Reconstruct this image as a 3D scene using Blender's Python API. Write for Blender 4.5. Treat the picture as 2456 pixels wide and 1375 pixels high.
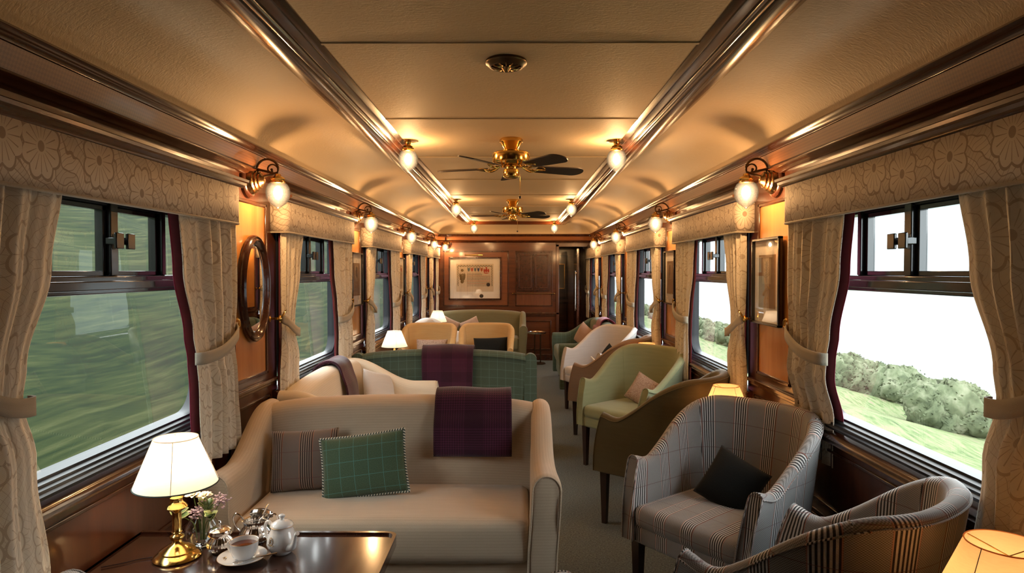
import bpy, math, random
from mathutils import Vector, Matrix
PI = math.pi
R = math.radians
for o in list(bpy.data.objects): bpy.data.objects.remove(o)
scn = bpy.context.scene
COL = scn.collection
random.seed(7)

# ------------------------------------------------------------------ camera, sky, exposure
F = 1555.0
cam_d = bpy.data.cameras.new('camera'); cam = bpy.data.objects.new('camera', cam_d); COL.objects.link(cam)
cam_d.sensor_width = 36; cam_d.lens = 36*F/2456; cam_d.clip_start = .02; cam_d.clip_end = 3000
CX, CZ = .018, 1.445
cam.location = (CX, 0, CZ)
cam.rotation_euler = (R(90)-math.atan(36.5/F), 0, math.atan(8/F))
scn.camera = cam
w = bpy.data.worlds.new('sky'); scn.world = w; w.use_nodes = True
WT = w.node_tree
bg = WT.nodes['Background']; bg.inputs[1].default_value = 3.6
tc = WT.nodes.new('ShaderNodeTexCoord'); nz = WT.nodes.new('ShaderNodeTexNoise'); rp = WT.nodes.new('ShaderNodeValToRGB')
nz.inputs['Scale'].default_value = 2.0; nz.inputs['Detail'].default_value = 4
rp.color_ramp.elements[0].position = .3; rp.color_ramp.elements[0].color = (.72, .83, .90, 1)
rp.color_ramp.elements[1].position = .65; rp.color_ramp.elements[1].color = (.97, .99, 1, 1)
WT.links.new(tc.outputs['Generated'], nz.inputs['Vector']); WT.links.new(nz.outputs['Fac'], rp.inputs['Fac']); WT.links.new(rp.outputs[0], bg.inputs[0])
vs = scn.view_settings
vs.view_transform = "Standard"; vs.look = "None"; vs.gamma = 1; vs.use_curve_mapping = False; vs.exposure = 1.25
BULB = 12.5     # watts of one glass-shaded bulb
LAMP = .75       # watts of one table lamp
WARM = (1.0, .56, .23)
WLAMP = (1.0, .84, .64)

# ------------------------------------------------------------------ node helpers
class NT:
    def __init__(s, name):
        s.mat = bpy.data.materials.new(name); s.mat.use_nodes = True
        s.t = s.mat.node_tree; s.n = s.t.nodes; s.l = s.t.links
        s.b = s.n['Principled BSDF']; s.out = s.n['Material Output']
    def new(s, k): return s.n.new(k)
    def put(s, sock, v):
        if isinstance(v, bpy.types.NodeSocket): s.l.new(v, sock)
        elif isinstance(v, (tuple, list)) and sock.type == 'RGBA' and len(v) == 3: sock.default_value = (*v, 1)
        else: sock.default_value = v
    def m(s, op, a, b=None, c=None):
        n = s.new('ShaderNodeMath'); n.operation = op
        s.put(n.inputs[0], a)
        if b is not None: s.put(n.inputs[1], b)
        if c is not None: s.put(n.inputs[2], c)
        return n.outputs[0]
    def mix(s, f, a, b):
        n = s.new('ShaderNodeMix'); n.data_type = 'RGBA'
        s.put(n.inputs[0], f); s.put(n.inputs[6], a); s.put(n.inputs[7], b)
        return n.outputs[2]
    def coord(s, uv=False):
        if uv:
            n = s.new('ShaderNodeUVMap'); n.uv_map = 'UVMap'; return n.outputs[0]
        return s.new('ShaderNodeTexCoord').outputs['Object']
    def mapping(s, v, scale=(1, 1, 1), rot=(0, 0, 0), loc=(0, 0, 0)):
        n = s.new('ShaderNodeMapping'); s.l.new(v, n.inputs[0])
        n.inputs['Scale'].default_value = scale; n.inputs['Rotation'].default_value = rot; n.inputs['Location'].default_value = loc
        return n.outputs[0]
    def noise(s, v, scale, detail=3, rough=.5, dist=0):
        n = s.new('ShaderNodeTexNoise'); s.l.new(v, n.inputs['Vector'])
        n.inputs['Scale'].default_value = scale; n.inputs['Detail'].default_value = detail
        n.inputs['Roughness'].default_value = rough; n.inputs['Distortion'].default_value = dist
        return n.outputs['Fac']
    def ramp(s, f, stops):
        n = s.new('ShaderNodeValToRGB'); s.l.new(f, n.inputs[0]); e = n.color_ramp.elements
        while len(e) < len(stops): e.new(.5)
        for i, (p, c) in enumerate(stops): e[i].position = p; e[i].color = (*c, 1)
        return n.outputs[0]
    def xyz(s, v):
        n = s.new('ShaderNodeSeparateXYZ'); s.l.new(v, n.inputs[0]); return n.outputs
    def line(s, x, period, half, off=0):      # 1 on a thin line every period
        f = s.m('FRACT', s.m('DIVIDE', s.m('ADD', x, off), period))
        d = s.m('ABSOLUTE', s.m('SUBTRACT', f, .5))
        return s.m('LESS_THAN', d, half/period)
    def band(s, x, period, a, b, off=0):       # 1 where fract in a..b
        f = s.m('FRACT', s.m('DIVIDE', s.m('ADD', x, off), period))
        return s.m('MULTIPLY', s.m('GREATER_THAN', f, a), s.m('LESS_THAN', f, b))
    def bump(s, h, strength=.3, dist=.002):
        n = s.new('ShaderNodeBump'); n.inputs['Strength'].default_value = strength; n.inputs['Distance'].default_value = dist
        s.l.new(h, n.inputs['Height']); s.l.new(n.outputs[0], s.b.inputs['Normal'])
    def fin(s, col=None, rough=.5, metal=0, coat=0, spec=None, sheen=0, ior=None):
        b = s.b
        if col is not None: s.put(b.inputs['Base Color'], col)
        s.put(b.inputs['Roughness'], rough); s.put(b.inputs['Metallic'], metal)
        b.inputs['Coat Weight'].default_value = coat; b.inputs['Coat Roughness'].default_value = .08
        if spec is not None: b.inputs['Specular IOR Level'].default_value = spec
        if sheen: b.inputs['Sheen Weight'].default_value = sheen; b.inputs['Sheen Roughness'].default_value = .5
        return s.mat

def wood(name, c1, c2, rough=.28, coat=.5, axis='y', sc=1.0, spec=.5):
    t = NT(name); v = t.coord()
    s3 = {'y': (18, 1.5, 18), 'z': (18, 18, 1.5), 'x': (1.5, 18, 18)}[axis]
    n = t.noise(t.mapping(v, tuple(k*sc for k in s3)), 1.0, 6, .6, .6)
    t.bump(n, .06, .001)
    return t.fin(t.ramp(n, [(.25, c1), (.75, c2)]), rough, coat=coat, spec=spec)

def plain(name, c, rough=.5, metal=0, coat=0, sheen=0, spec=None, var=.12, sc=30):
    t = NT(name); n = t.noise(t.coord(), sc, 3)
    a = tuple(k*(1-var) for k in c); b = tuple(min(1, k*(1+var)) for k in c)
    return t.fin(t.ramp(n, [(.3, a), (.7, b)]), rough, metal, coat, spec, sheen)

def weave(t, v, sc=1300, st=.2):
    x = t.xyz(v)
    a = t.m('SINE', t.m('MULTIPLY', x[0], sc)); b = t.m('SINE', t.m('MULTIPLY', x[1], sc))
    t.bump(t.m('MULTIPLY', a, b), st, .0012)

def fabric(name, c1, c2, stripe=None, rough=.85, sheen=.25, along=1):
    t = NT(name); v = t.coord(True)
    n = t.noise(t.mapping(v, (500, 500, 500)), 1, 2)
    n2 = t.noise(t.mapping(v, (6, 60, 6) if along else (60, 6, 6)), 1, 3)
    f = t.m('ADD', t.m('MULTIPLY', n, .78), t.m('MULTIPLY', n2, .22))
    col = t.ramp(f, [(.35, c1), (.65, c2)])
    if stripe:
        x = t.xyz(v)
        l = t.m('MULTIPLY', t.band(x[1], .012, 0, .5), .22)
        col = t.mix(l, col, stripe)
    weave(t, v)
    return t.fin(col, rough, sheen=sheen, spec=.2)

def tweed_check(name, base1, base2, line, period=.085):
    t = NT(name); v = t.coord(True); x = t.xyz(v)
    n = t.noise(t.mapping(v, (350, 350, 350)), 1, 2)
    col = t.ramp(n, [(.3, base1), (.7, base2)])
    l = t.m('MAXIMUM', t.line(x[0], period, .0009), t.line(x[1], period, .0009))
    col = t.mix(t.m('MULTIPLY', l, .5), col, line)
    weave(t, v)
    return t.fin(col, .88, sheen=.2, spec=.15)

def plaid(name, lo=(.035, .032, .032), hi=(.56, .53, .51), mid=(.16, .15, .145), red=(.40, .13, .08)):
    t = NT(name); v = t.coord(True); x = t.xyz(v)
    P = .135
    fine = t.band(x[0], .0095, 0, .5)
    st = t.mix(fine, lo, hi)
    h1 = t.band(x[0], .006, 0, .5); h2 = t.band(x[1], .006, 0, .5)
    ch = t.m('ABSOLUTE', t.m('SUBTRACT', h1, h2))
    body = t.mix(t.m('MULTIPLY', ch, .45), mid, hi)
    inb = t.band(x[0], P, .0, .42)
    col = t.mix(inb, body, st)
    rl = t.m('MAXIMUM', t.line(x[0], P, .0016, P/2), t.line(x[0], P, .0016, P*.08))
    col = t.mix(t.m('MULTIPLY', rl, .55), col, red)
    hl = t.line(x[1], .115, .0013)
    col = t.mix(t.m('MULTIPLY', hl, .6), col, (.13, .05, .05))
    weave(t, v, 1000, .25)
    return t.fin(col, .85, sheen=.2, spec=.2)

def purple_plaid(name):
    t = NT(name); v = t.coord(True); x = t.xyz(v)
    c0, c1 = (.033, .007, .018), (.095, .018, .045)
    g1 = t.m('MULTIPLY', t.band(x[0], .011, 0, .5), t.band(x[0], .19, .25, .8))
    g2 = t.m('MULTIPLY', t.band(x[1], .011, 0, .5), t.band(x[1], .17, .2, .75))
    f = t.m('MULTIPLY', t.m('ADD', g1, g2), .42)
    col = t.mix(f, c0, c1)
    weave(t, v, 700, .5)
    return t.fin(col, .95, sheen=.35, spec=.1)

def leopard(name):
    t = NT(name); v = t.coord(True)
    n = t.new('ShaderNodeTexVoronoi'); t.l.new(t.mapping(v, (48, 38, 48)), n.inputs['Vector']); n.feature = 'DISTANCE_TO_EDGE'
    k = t.m('LESS_THAN', n.outputs[0], .12)
    return t.fin(t.mix(k, (.55, .43, .34), (.22, .13, .10)), .9, sheen=.2, spec=.1)

def marigold(name, cream, ink, trans=.3, sc=5.2, dep=.72, wash=.16, lw=.10):
    # printed flower-and-leaf cloth
    t = NT(name); v = t.coord(True)
    vs_ = t.mapping(v, (sc, sc*.8, 1))
    vo = t.new('ShaderNodeTexVoronoi'); vo.voronoi_dimensions = '2D'; vo.feature = 'F1'; vo.inputs['Scale'].default_value = 1; vo.inputs['Randomness'].default_value = .45
    t.l.new(vs_, vo.inputs['Vector'])
    sub = t.new('ShaderNodeVectorMath'); sub.operation = 'SUBTRACT'; t.l.new(vs_, sub.inputs[0]); t.l.new(vo.outputs['Position'], sub.inputs[1])
    d = t.xyz(sub.outputs[0]); th = t.m('ARCTAN2', d[1], d[0])
    r = vo.outputs['Distance']
    pet = t.m('ADD', .30, t.m('MULTIPLY', t.m('ABSOLUTE', t.m('SINE', t.m('MULTIPLY', th, 4))), .07))
    e = t.m('SUBTRACT', r, pet)
    edge = t.m('LESS_THAN', t.m('ABSOLUTE', e), .018)
    rad = t.m('MULTIPLY', t.m('GREATER_THAN', t.m('COSINE', t.m('MULTIPLY', th, 16)), .9), t.m('MULTIPLY', t.m('GREATER_THAN', r, .09), t.m('LESS_THAN', r, .28)))
    core = t.m('LESS_THAN', r, .06)
    inside = t.m('LESS_THAN', e, 0)
    wv = t.new('ShaderNodeTexWave'); t.l.new(t.mapping(v, (sc*1.0, sc*.8, 1), (0, 0, 1.0)), wv.inputs[0]); wv.inputs['Scale'].default_value = 1.3; wv.inputs['Distortion'].default_value = 9; wv.inputs['Detail'].default_value = 1.5; wv.inputs['Detail Scale'].default_value = 1.3
    lf = t.m('LESS_THAN', t.m('ABSOLUTE', t.m('SUBTRACT', wv.outputs['Fac'], .5)), lw)
    wv2 = t.new('ShaderNodeTexWave'); t.l.new(t.mapping(v, (sc*1.9, sc*1.5, 1), (0, 0, -.9), (3, 1, 0)), wv2.inputs[0]); wv2.inputs['Scale'].default_value = 1.2; wv2.inputs['Distortion'].default_value = 7; wv2.inputs['Detail'].default_value = 1
    lf2 = t.m('LESS_THAN', t.m('ABSOLUTE', t.m('SUBTRACT', wv2.outputs['Fac'], .5)), lw)
    leaf = t.m('MULTIPLY', t.m('MULTIPLY', t.m('MAXIMUM', lf, t.m('MULTIPLY', lf2, .8)), 1.0), t.m('SUBTRACT', 1, inside))
    bg_ = t.m('MULTIPLY', t.m('GREATER_THAN', wv.outputs['Fac'], .62), t.m('SUBTRACT', 1, inside))
    f = t.m('MAXIMUM', t.m('MAXIMUM', edge, rad), t.m('MAXIMUM', core, leaf))
    f = t.m('MAXIMUM', t.m('MULTIPLY', f, dep), t.m('MULTIPLY', bg_, wash))
    col = t.mix(f, cream, ink)
    weave(t, v, 1200, .12)
    m = t.fin(col, .8, sheen=.15, spec=.25)
    if trans:
        tr = t.new('ShaderNodeBsdfTranslucent'); t.l.new(col, tr.inputs[0])
        mx = t.new('ShaderNodeMixShader'); mx.inputs[0].default_value = trans
        t.l.new(t.b.outputs[0], mx.inputs[1]); t.l.new(tr.outputs[0], mx.inputs[2]); t.l.new(mx.outputs[0], t.out.inputs[0])
    return m

def glass_thin(name, tint=(1, 1, 1), extra=.0):
    t = NT(name)
    tr = t.new('ShaderNodeBsdfTransparent'); tr.inputs[0].default_value = (*tint, 1)
    gl = t.new('ShaderNodeBsdfGlossy'); gl.inputs['Roughness'].default_value = .0
    fr = t.new('ShaderNodeFresnel'); fr.inputs[0].default_value = 1.5
    geo = t.new('ShaderNodeNewGeometry')
    # a thin sheet mirrors on both of its faces
    fr2 = t.new('ShaderNodeLayerWeight'); fr2.inputs[0].default_value = .5
    f5 = t.m('POWER', fr2.outputs['Facing'], 4)
    f = t.m('ADD', .055+extra, t.m('MULTIPLY', f5, .75))
    mx = t.new('ShaderNodeMixShader'); t.l.new(f, mx.inputs[0]); t.l.new(tr.outputs[0], mx.inputs[1]); t.l.new(gl.outputs[0], mx.inputs[2])
    t.l.new(mx.outputs[0], t.out.inputs[0])
    return t.mat

def globe_glass(name):
    t = NT(name); v = t.coord()
    vo = t.new('ShaderNodeTexVoronoi'); t.l.new(t.mapping(v, (75, 75, 55)), vo.inputs[0]); vo.feature = 'DISTANCE_TO_EDGE'
    em = t.new('ShaderNodeEmission')
    lw = t.new('ShaderNodeLayerWeight'); lw.inputs[0].default_value = .5
    core = t.m('POWER', t.m('SUBTRACT', 1, lw.outputs['Facing']), 3.0)
    cut = t.m('ADD', .40, t.m('MULTIPLY', t.m('MINIMUM', vo.outputs[0], .25), 3.6))
    st = t.m('MULTIPLY', t.m('ADD', .14, t.m('MULTIPLY', core, 1.5)), cut)
    t.l.new(st, em.inputs[1]); em.inputs[0].default_value = (1, .67, .36, 1)
    tr = t.new('ShaderNodeBsdfTransparent')
    gl = t.new('ShaderNodeBsdfGlossy'); gl.inputs['Roughness'].default_value = .1
    mx = t.new('ShaderNodeMixShader'); mx.inputs[0].default_value = .5; t.l.new(em.outputs[0], mx.inputs[1]); t.l.new(tr.outputs[0], mx.inputs[2])
    mx2 = t.new('ShaderNodeMixShader'); mx2.inputs[0].default_value = .06; t.l.new(mx.outputs[0], mx2.inputs[1]); t.l.new(gl.outputs[0], mx2.inputs[2])
    t.l.new(mx2.outputs[0], t.out.inputs[0])
    return t.mat

def shade_mat(name, c):
    t = NT(name); v = t.coord()
    n = t.noise(t.mapping(v, (60, 60, 400)), 1, 2)
    col = t.ramp(n, [(.2, tuple(k*.9 for k in c)), (.8, c)])
    tr = t.new('ShaderNodeBsdfTranslucent'); t.l.new(col, tr.inputs[0])
    df = t.new('ShaderNodeBsdfDiffuse'); t.l.new(col, df.inputs[0])
    mx = t.new('ShaderNodeMixShader'); mx.inputs[0].default_value = .5
    t.l.new(df.outputs[0], mx.inputs[1]); t.l.new(tr.outputs[0], mx.inputs[2]); t.l.new(mx.outputs[0], t.out.inputs[0])
    return t.mat

def emissive(name, c, s):
    t = NT(name); t.b.inputs['Emission Color'].default_value = (*c, 1); t.b.inputs['Emission Strength'].default_value = s
    return t.fin(c, .4)

def frieze_wood(name):
    t = NT(name); v = t.coord(); x = t.xyz(v)
    a = t.m('ADD', x[1], x[2]); b = t.m('SUBTRACT', x[1], x[2])
    k = t.m('ABSOLUTE', t.m('SUBTRACT', t.band(a, .022, 0, .5), t.band(b, .022, 0, .5)))
    n = t.noise(t.mapping(v, (18, 1.5, 18)), 1, 5)
    base = t.ramp(n, [(.3, (.10, .036, .013)), (.7, (.16, .058, .02))])
    return t.fin(t.mix(t.m('MULTIPLY', k, .4), base, (.26, .115, .045)), .28, coat=.35)

def ceiling_mat(name):
    t = NT(name); v = t.coord()
    n = t.noise(t.mapping(v, (45, 90, 45)), 1, 4, .6, .8)
    n2 = t.noise(v, 1.3, 2)
    t.bump(n, .5, .004)
    col = t.ramp(n2, [(.3, (.52, .40, .26)), (.7, (.56, .435, .29))])
    return t.fin(col, .62, spec=.3)

def carpet_mat(name):
    t = NT(name); v = t.coord(); x = t.xyz(v)
    n = t.noise(v, 110, 3, .7); n2 = t.noise(v, 2.5, 2)
    zig = t.m('PINGPONG', x[1], .02)
    h = t.band(t.m('ADD', x[0], zig), .011, 0, .5)
    col = t.ramp(n, [(.36, (.030, .040, .036)), (.64, (.15, .165, .15))])
    col = t.mix(t.m('MULTIPLY', h, .35), col, (.045, .055, .05))
    t.bump(n, .6, .004)
    return t.fin(col, .97, spec=.05, sheen=.2)

def streaky(name, cols, stretch=.12):
    t = NT(name); v = t.coord()
    n = t.noise(t.mapping(v, (9, stretch*3, 9)), 1.0, 8, .62, .15)
    n2 = t.noise(t.mapping(v, (.25, .03, .25)), 1.0, 3)
    f = t.m('ADD', t.m('MULTIPLY', n, .65), t.m('MULTIPLY', n2, .35))
    return t.fin(t.ramp(f, cols), .95, spec=.1)

M = {}
M['mahog'] = wood('mahogany', (.035, .010, .004), (.085, .025, .009))
M['mahog_z'] = wood('mahogany_upright', (.038, .011, .005), (.090, .026, .010), axis='z')
M['mahog_x'] = wood('mahogany_cross', (.055, .015, .005), (.125, .034, .011), axis='x', rough=.22)
M['mahog_dk'] = wood('mahogany_dark', (.030, .009, .005), (.065, .019, .009), rough=.22)
M['trimwood'] = wood('moulding_wood', (.032, .010, .004), (.080, .025, .009), rough=.2, coat=.45)
M['satin'] = wood('satinwood', (.36, .135, .030), (.58, .25, .065), rough=.25, coat=.6, axis='z', sc=.5)
M['frieze'] = frieze_wood('marquetry_frieze')
M['ceil'] = ceiling_mat('ceiling_paper')
M['carpet'] = carpet_mat('carpet')
M['brass'] = plain('brass', (.80, .52, .16), .16, 1, var=.05)
M['antique'] = plain('antique_brass', (.36, .22, .10), .25, 1)
M['bronze'] = plain('dark_bronze', (.12, .08, .045), .35, 1)
M['black'] = plain('black_frame', (.012, .011, .011), .18, coat=.6)
M['rubber'] = plain('black_seal', (.008, .009, .012), .38, spec=.35)
M['legwood'] = plain('leg_wood', (.028, .012, .009), .3, coat=.3)
M['glass'] = glass_thin('window_glass', (.93, .97, .95))
M['pglass'] = glass_thin('picture_glass')
M['blade'] = plain('fan_blade', (.022, .012, .010), .5)
M['globe'] = globe_glass('cut_glass_globe')
bt = NT('bulb'); be = bt.new('ShaderNodeEmission'); be.inputs[0].default_value = (1, .74, .45, 1); be.inputs[1].default_value = 14
btr = bt.new('ShaderNodeBsdfTransparent'); bmx = bt.new('ShaderNodeMixShader'); bmx.inputs[0].default_value = .75
bt.l.new(be.outputs[0], bmx.inputs[1]); bt.l.new(btr.outputs[0], bmx.inputs[2]); bt.l.new(bmx.outputs[0], bt.out.inputs[0]); M['bulb'] = bt.mat
M['silver'] = plain('silver', (.82, .78, .74), .14, 1, var=.03)
M['china'] = plain('china', (.80, .80, .80), .12, coat=.5, var=.01)
M['gold'] = plain('gilt', (.45, .28, .12), .3, .8)
M['tea'] = plain('tea', (.10, .022, .010), .05, coat=1)
M['mirror'] = plain('mirror_glass', (.80, .80, .78), .01, 1, var=0)
M['curtain'] = marigold('curtain_print', (.86, .79, .66), (.38, .25, .13), .20, dep=.50, wash=.04, lw=.055)
M['pelmet'] = marigold('pelmet_print', (.62, .53, .42), (.22, .14, .085), 0)
M['lining'] = fabric('burgundy_lining', (.16, .012, .035), (.26, .02, .06))
M['tie'] = fabric('tieback_cloth', (.30, .26, .20), (.38, .33, .26))
M['beige'] = fabric('beige_weave', (.45, .35, .25), (.56, .44, .32), (.36, .27, .19))
M['cream'] = fabric('cream_weave', (.60, .50, .37), (.70, .60, .46), (.52, .43, .31))
M['palecream'] = fabric('pale_weave', (.52, .48, .45), (.62, .58, .54))
M['greencheck'] = tweed_check('green_tweed_check', (.035, .060, .042), (.095, .130, .095), (.17, .30, .27), .062)
M['olive'] = fabric('olive_velvet', (.115, .10, .045), (.17, .15, .075))
M['darkolive'] = fabric('dark_olive_cloth', (.085, .066, .03), (.125, .10, .05))
M['green'] = fabric('sage_cloth', (.20, .21, .11), (.28, .29, .16))
M['taupe'] = fabric('taupe_cloth', (.23, .16, .12), (.31, .22, .17))
M['greycloth'] = fabric('pale_grey_cloth', (.42, .38, .36), (.54, .50, .47))
M['gold_cloth'] = fabric('golden_cloth', (.47, .30, .12), (.58, .39, .18))
M['plaid'] = plaid('grey_plaid')
M['plaid_c'] = plaid('brown_plaid', (.035, .02, .016), (.26, .19, .15), (.13, .095, .08), (.36, .12, .05))
M['purple'] = purple_plaid('purple_plaid')
M['blackcloth'] = fabric('black_cloth', (.004, .005, .005), (.009, .010, .010), sheen=.05)
M['leopard'] = leopard('speckled_cloth')
M['pinkcloth'] = fabric('pink_cloth', (.28, .17, .13), (.36, .23, .18))
M['shade'] = shade_mat('cream_shade', (.88, .77, .64))
M['shade_o'] = shade_mat('golden_shade', (.84, .47, .19))
M['shadetrim'] = plain('shade_trim', (.03, .05, .045), .8)
M['paper'] = plain('paper', (.74, .70, .64), .8, var=.02)
M['cardpaper'] = plain('certificate_paper', (.60, .50, .38), .8, var=.03)

# ------------------------------------------------------------------ mesh builder
class MB:
    def __init__(s): s.v = []; s.f = []; s.uv = []; s.mi = []; s.cm = 0
    def face(s, idx, uv=None): s.f.append(tuple(idx)); s.uv.append(uv); s.mi.append(s.cm)
    def grid(s, P, cu=False, cv=False, uv=None, cap=False, flip=False):
        # P[i][j]; cv closes j, cu closes i
        b = len(s.v); ni, nj = len(P), len(P[0])
        for row in P:
            for p in row: s.v.append(tuple(p))
        for i in range(ni if cu else ni-1):
            for j in range(nj if cv else nj-1):
                i2, j2 = (i+1) % ni, (j+1) % nj
                q = [b+i*nj+j, b+i*nj+j2, b+i2*nj+j2, b+i2*nj+j]
                u = None
                if uv:
                    u = [uv(i, j), uv(i, j+1), uv(i+1, j+1), uv(i+1, j)]
                if flip: q.reverse(); u = u and u[::-1]
                s.face(q, u)
        if cap:
            a = [b+j for j in range(nj)]; c = [b+(ni-1)*nj+j for j in range(nj)]
            if flip: s.face(a); s.face(c[::-1])
            else: s.face(a[::-1]); s.face(c)
        return s
    def box(s, x0, x1, y0, y1, z0, z1):
        b = len(s.v)
        for x in (x0, x1):
            for y in (y0, y1):
                for z in (z0, z1): s.v.append((x, y, z))
        for q in ((0, 1, 3, 2), (4, 6, 7, 5), (0, 4, 5, 1), (2, 3, 7, 6), (0, 2, 6, 4), (1, 5, 7, 3)): s.face([b+k for k in q])
        return s
    def rbox(s, x0, x1, y0, y1, z0, z1, r, n=7, puff=(0, 0, 0)):
        # rounded box, optionally with domed faces
        c = Vector(((x0+x1)/2, (y0+y1)/2, (z0+z1)/2)); h = Vector(((x1-x0)/2, (y1-y0)/2, (z1-z0)/2))
        r = min(r, h.x, h.y, h.z)
        def co(t, H):   # param -1..1 to position with fine corners
            k = t*(H)
            return k
        ts = [-1, -.985, -.94, -.86, -.6, -.3, 0, .3, .6, .86, .94, .985, 1]
        def pos(a, b_, d):
            p = Vector((a*h.x, b_*h.y, d*h.z))
            def m_(t, H): return math.copysign(min(1, (1-abs(t))*0+abs(t)), t)*H
            q = Vector((max(-(h.x-r), min(h.x-r, p.x)), max(-(h.y-r), min(h.y-r, p.y)), max(-(h.z-r), min(h.z-r, p.z))))
            dlt = p-q
            if dlt.length > 1e-9: p = q+dlt.normalized()*r
            px = (1-(p.y/h.y)**2)*(1-(p.z/h.z)**2); py = (1-(p.x/h.x)**2)*(1-(p.z/h.z)**2); pz = (1-(p.x/h.x)**2)*(1-(p.y/h.y)**2)
            p.x += puff[0]*px*(1 if p.x > 0 else -1)*abs(p.x/h.x); p.y += puff[1]*py*(1 if p.y > 0 else -1)*abs(p.y/h.y); p.z += puff[2]*pz*(1 if p.z > 0 else -1)*abs(p.z/h.z)
            return c+p
        def tl(H):
            out = [-1]
            for k in (.15, .4, .7, 1): out.append(-1+k*r/H)
            m = max(1, n-3)
            a0 = -1+r/H; a1 = 1-r/H
            if a1 > a0+1e-6:
                for k in range(1, m+1): out.append(a0+(a1-a0)*k/m)
            for k in (.7, .4, .15, 0): out.append(1-k*r/H)
            o2 = []
            for x in out:
                if not o2 or x-o2[-1] > 1e-5: o2.append(x)
            return o2
        X, Y, Z = tl(h.x), tl(h.y), tl(h.z)
        for sg in (-1, 1):
            s.grid([[pos(a, b_, sg) for b_ in Y] for a in X], flip=sg < 0)
            s.grid([[pos(a, sg, d) for d in Z] for a in X], flip=sg > 0)
            s.grid([[pos(sg, b_, d) for d in Z] for b_ in Y], flip=sg < 0)
        return s
    def lathe(s, prof, c=(0, 0, 0), n=32, axis='z', sg=1, flute=0, nf=24, caps=True):
        P = []
        for r, z in prof:
            row = []
            for k in range(n):
                a = 2*PI*k/n; rr = r*(1+flute*math.cos(nf*a)) if flute else r
                x, y = rr*math.cos(a), rr*math.sin(a)
                if axis == 'z': row.append((c[0]+x, c[1]+y, c[2]+z*sg))
                elif axis == 'x': row.append((c[0]+z*sg, c[1]+x, c[2]+y))
                else: row.append((c[0]+x, c[1]+z*sg, c[2]+y))
            P.append(row)
        return s.grid(P, cv=True, cap=caps)
    def tube(s, pts, r, n=10, cap=True, closed=False, uvs=False):
        pts = [Vector(p) for p in pts]
        if not closed and 3 <= len(pts) <= 7:      # round off short hand-placed runs
            q, rr = [], []
            for k in range(len(pts)-1):
                p0, p1, p2, p3 = pts[max(0, k-1)], pts[k], pts[k+1], pts[min(len(pts)-1, k+2)]
                for j in range(5):
                    t = j/5
                    q.append(.5*((2*p1)+(p2-p0)*t+(2*p0-5*p1+4*p2-p3)*t*t+(3*p1-p0-3*p2+p3)*t**3))
                    if isinstance(r, (list, tuple)): rr.append(lerp(r[k], r[k+1], t))
            q.append(pts[-1]); pts = q
            if isinstance(r, (list, tuple)): r = rr+[r[-1]]
        m = len(pts); P = []
        up = Vector((0, 0, 1)); prev = None
        for i in range(m):
            if closed: t = pts[(i+1) % m]-pts[i-1]
            else: t = pts[min(m-1, i+1)]-pts[max(0, i-1)]
            if t.length < 1e-9: t = Vector((0, 0, 1))
            t.normalize()
            if prev is None:
                a = t.cross(up) if abs(t.dot(up)) < .95 else t.cross(Vector((1, 0, 0)))
            else: a = prev-t*prev.dot(t)
            a.normalize(); prev = a; b = t.cross(a)
            rr = r[i] if isinstance(r, (list, tuple)) else r
            P.append([pts[i]+(a*math.cos(2*PI*k/n)+b*math.sin(2*PI*k/n))*rr for k in range(n)])
        ln = [0]
        for i in range(1, m+1): ln.append(ln[-1]+(pts[i % m]-pts[i-1]).length)
        return s.grid(P, cu=closed, cv=True, cap=cap and not closed, uv=(lambda i, j: (ln[min(i, m)], j/n*.02)) if uvs else None)
    def sweep(s, prof, a0, a1, axis='y', closed=True):
        # prof in the plane across axis, extruded a0..a1
        def mk(p, a): return (p[0], a, p[1]) if axis == 'y' else (a, p[0], p[1])
        return s.grid([[mk(p, a) for p in prof] for a in (a0, a1)], cv=closed, cap=closed)
    def tri(s, pts):
        b = len(s.v); s.v += [tuple(p) for p in pts]; s.face(range(b, b+len(pts))); return s
    def xf(s, mat): s.v = [tuple(mat @ Vector(v)) for v in s.v]; return s

def build(name, mb, mat, parent=None, smooth=True, bevel=0, ang=38, solid=0, extra=()):
    me = bpy.data.meshes.new(name); me.from_pydata(mb.v, [], mb.f)
    mats = mat if isinstance(mat, (list, tuple)) else [mat]
    for k in mats: me.materials.append(M[k] if isinstance(k, str) else k)
    for p, i in zip(me.polygons, mb.mi): p.material_index = min(i, len(mats)-1)
    uvl = me.uv_layers.new(name='UVMap')
    for p, u in zip(me.polygons, mb.uv):
        if u:
            for li, c in zip(p.loop_indices, u): uvl.data[li].uv = c
        else:
            n = p.normal; ax = max(range(3), key=lambda k: abs(n[k]))
            for li in p.loop_indices:
                c = me.vertices[me.loops[li].vertex_index].co
                uvl.data[li].uv = ((c.y, c.z), (c.x, c.z), (c.x, c.y))[ax]
    if smooth:
        for p in me.polygons: p.use_smooth = True
        me.set_sharp_from_angle(angle=R(ang))
    o = bpy.data.objects.new(name, me); COL.objects.link(o)
    if parent: o.parent = parent
    if solid:
        m = o.modifiers.new('s', 'SOLIDIFY'); m.thickness = solid; m.offset = 0
    if bevel:
        m = o.modifiers.new('b', 'BEVEL'); m.width = bevel; m.segments = 2; m.limit_method = 'ANGLE'
    return o

def weld(o, d=.0005):
    m = o.modifiers.new('w', 'WELD'); m.merge_threshold = d
    return o

def tag(o, label, cat, group=None, kind=None):
    o['label'] = label; o['category'] = cat
    if group: o['group'] = group
    if kind: o['kind'] = kind
    return o

def thing(name, label, cat, loc=(0, 0, 0), rz=0, group=None, kind=None):
    o = bpy.data.objects.new(name, None); COL.objects.link(o); o.empty_display_size = .1
    o.location = loc; o.rotation_euler = (0, 0, rz)
    return tag(o, label, cat, group, kind)

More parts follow.
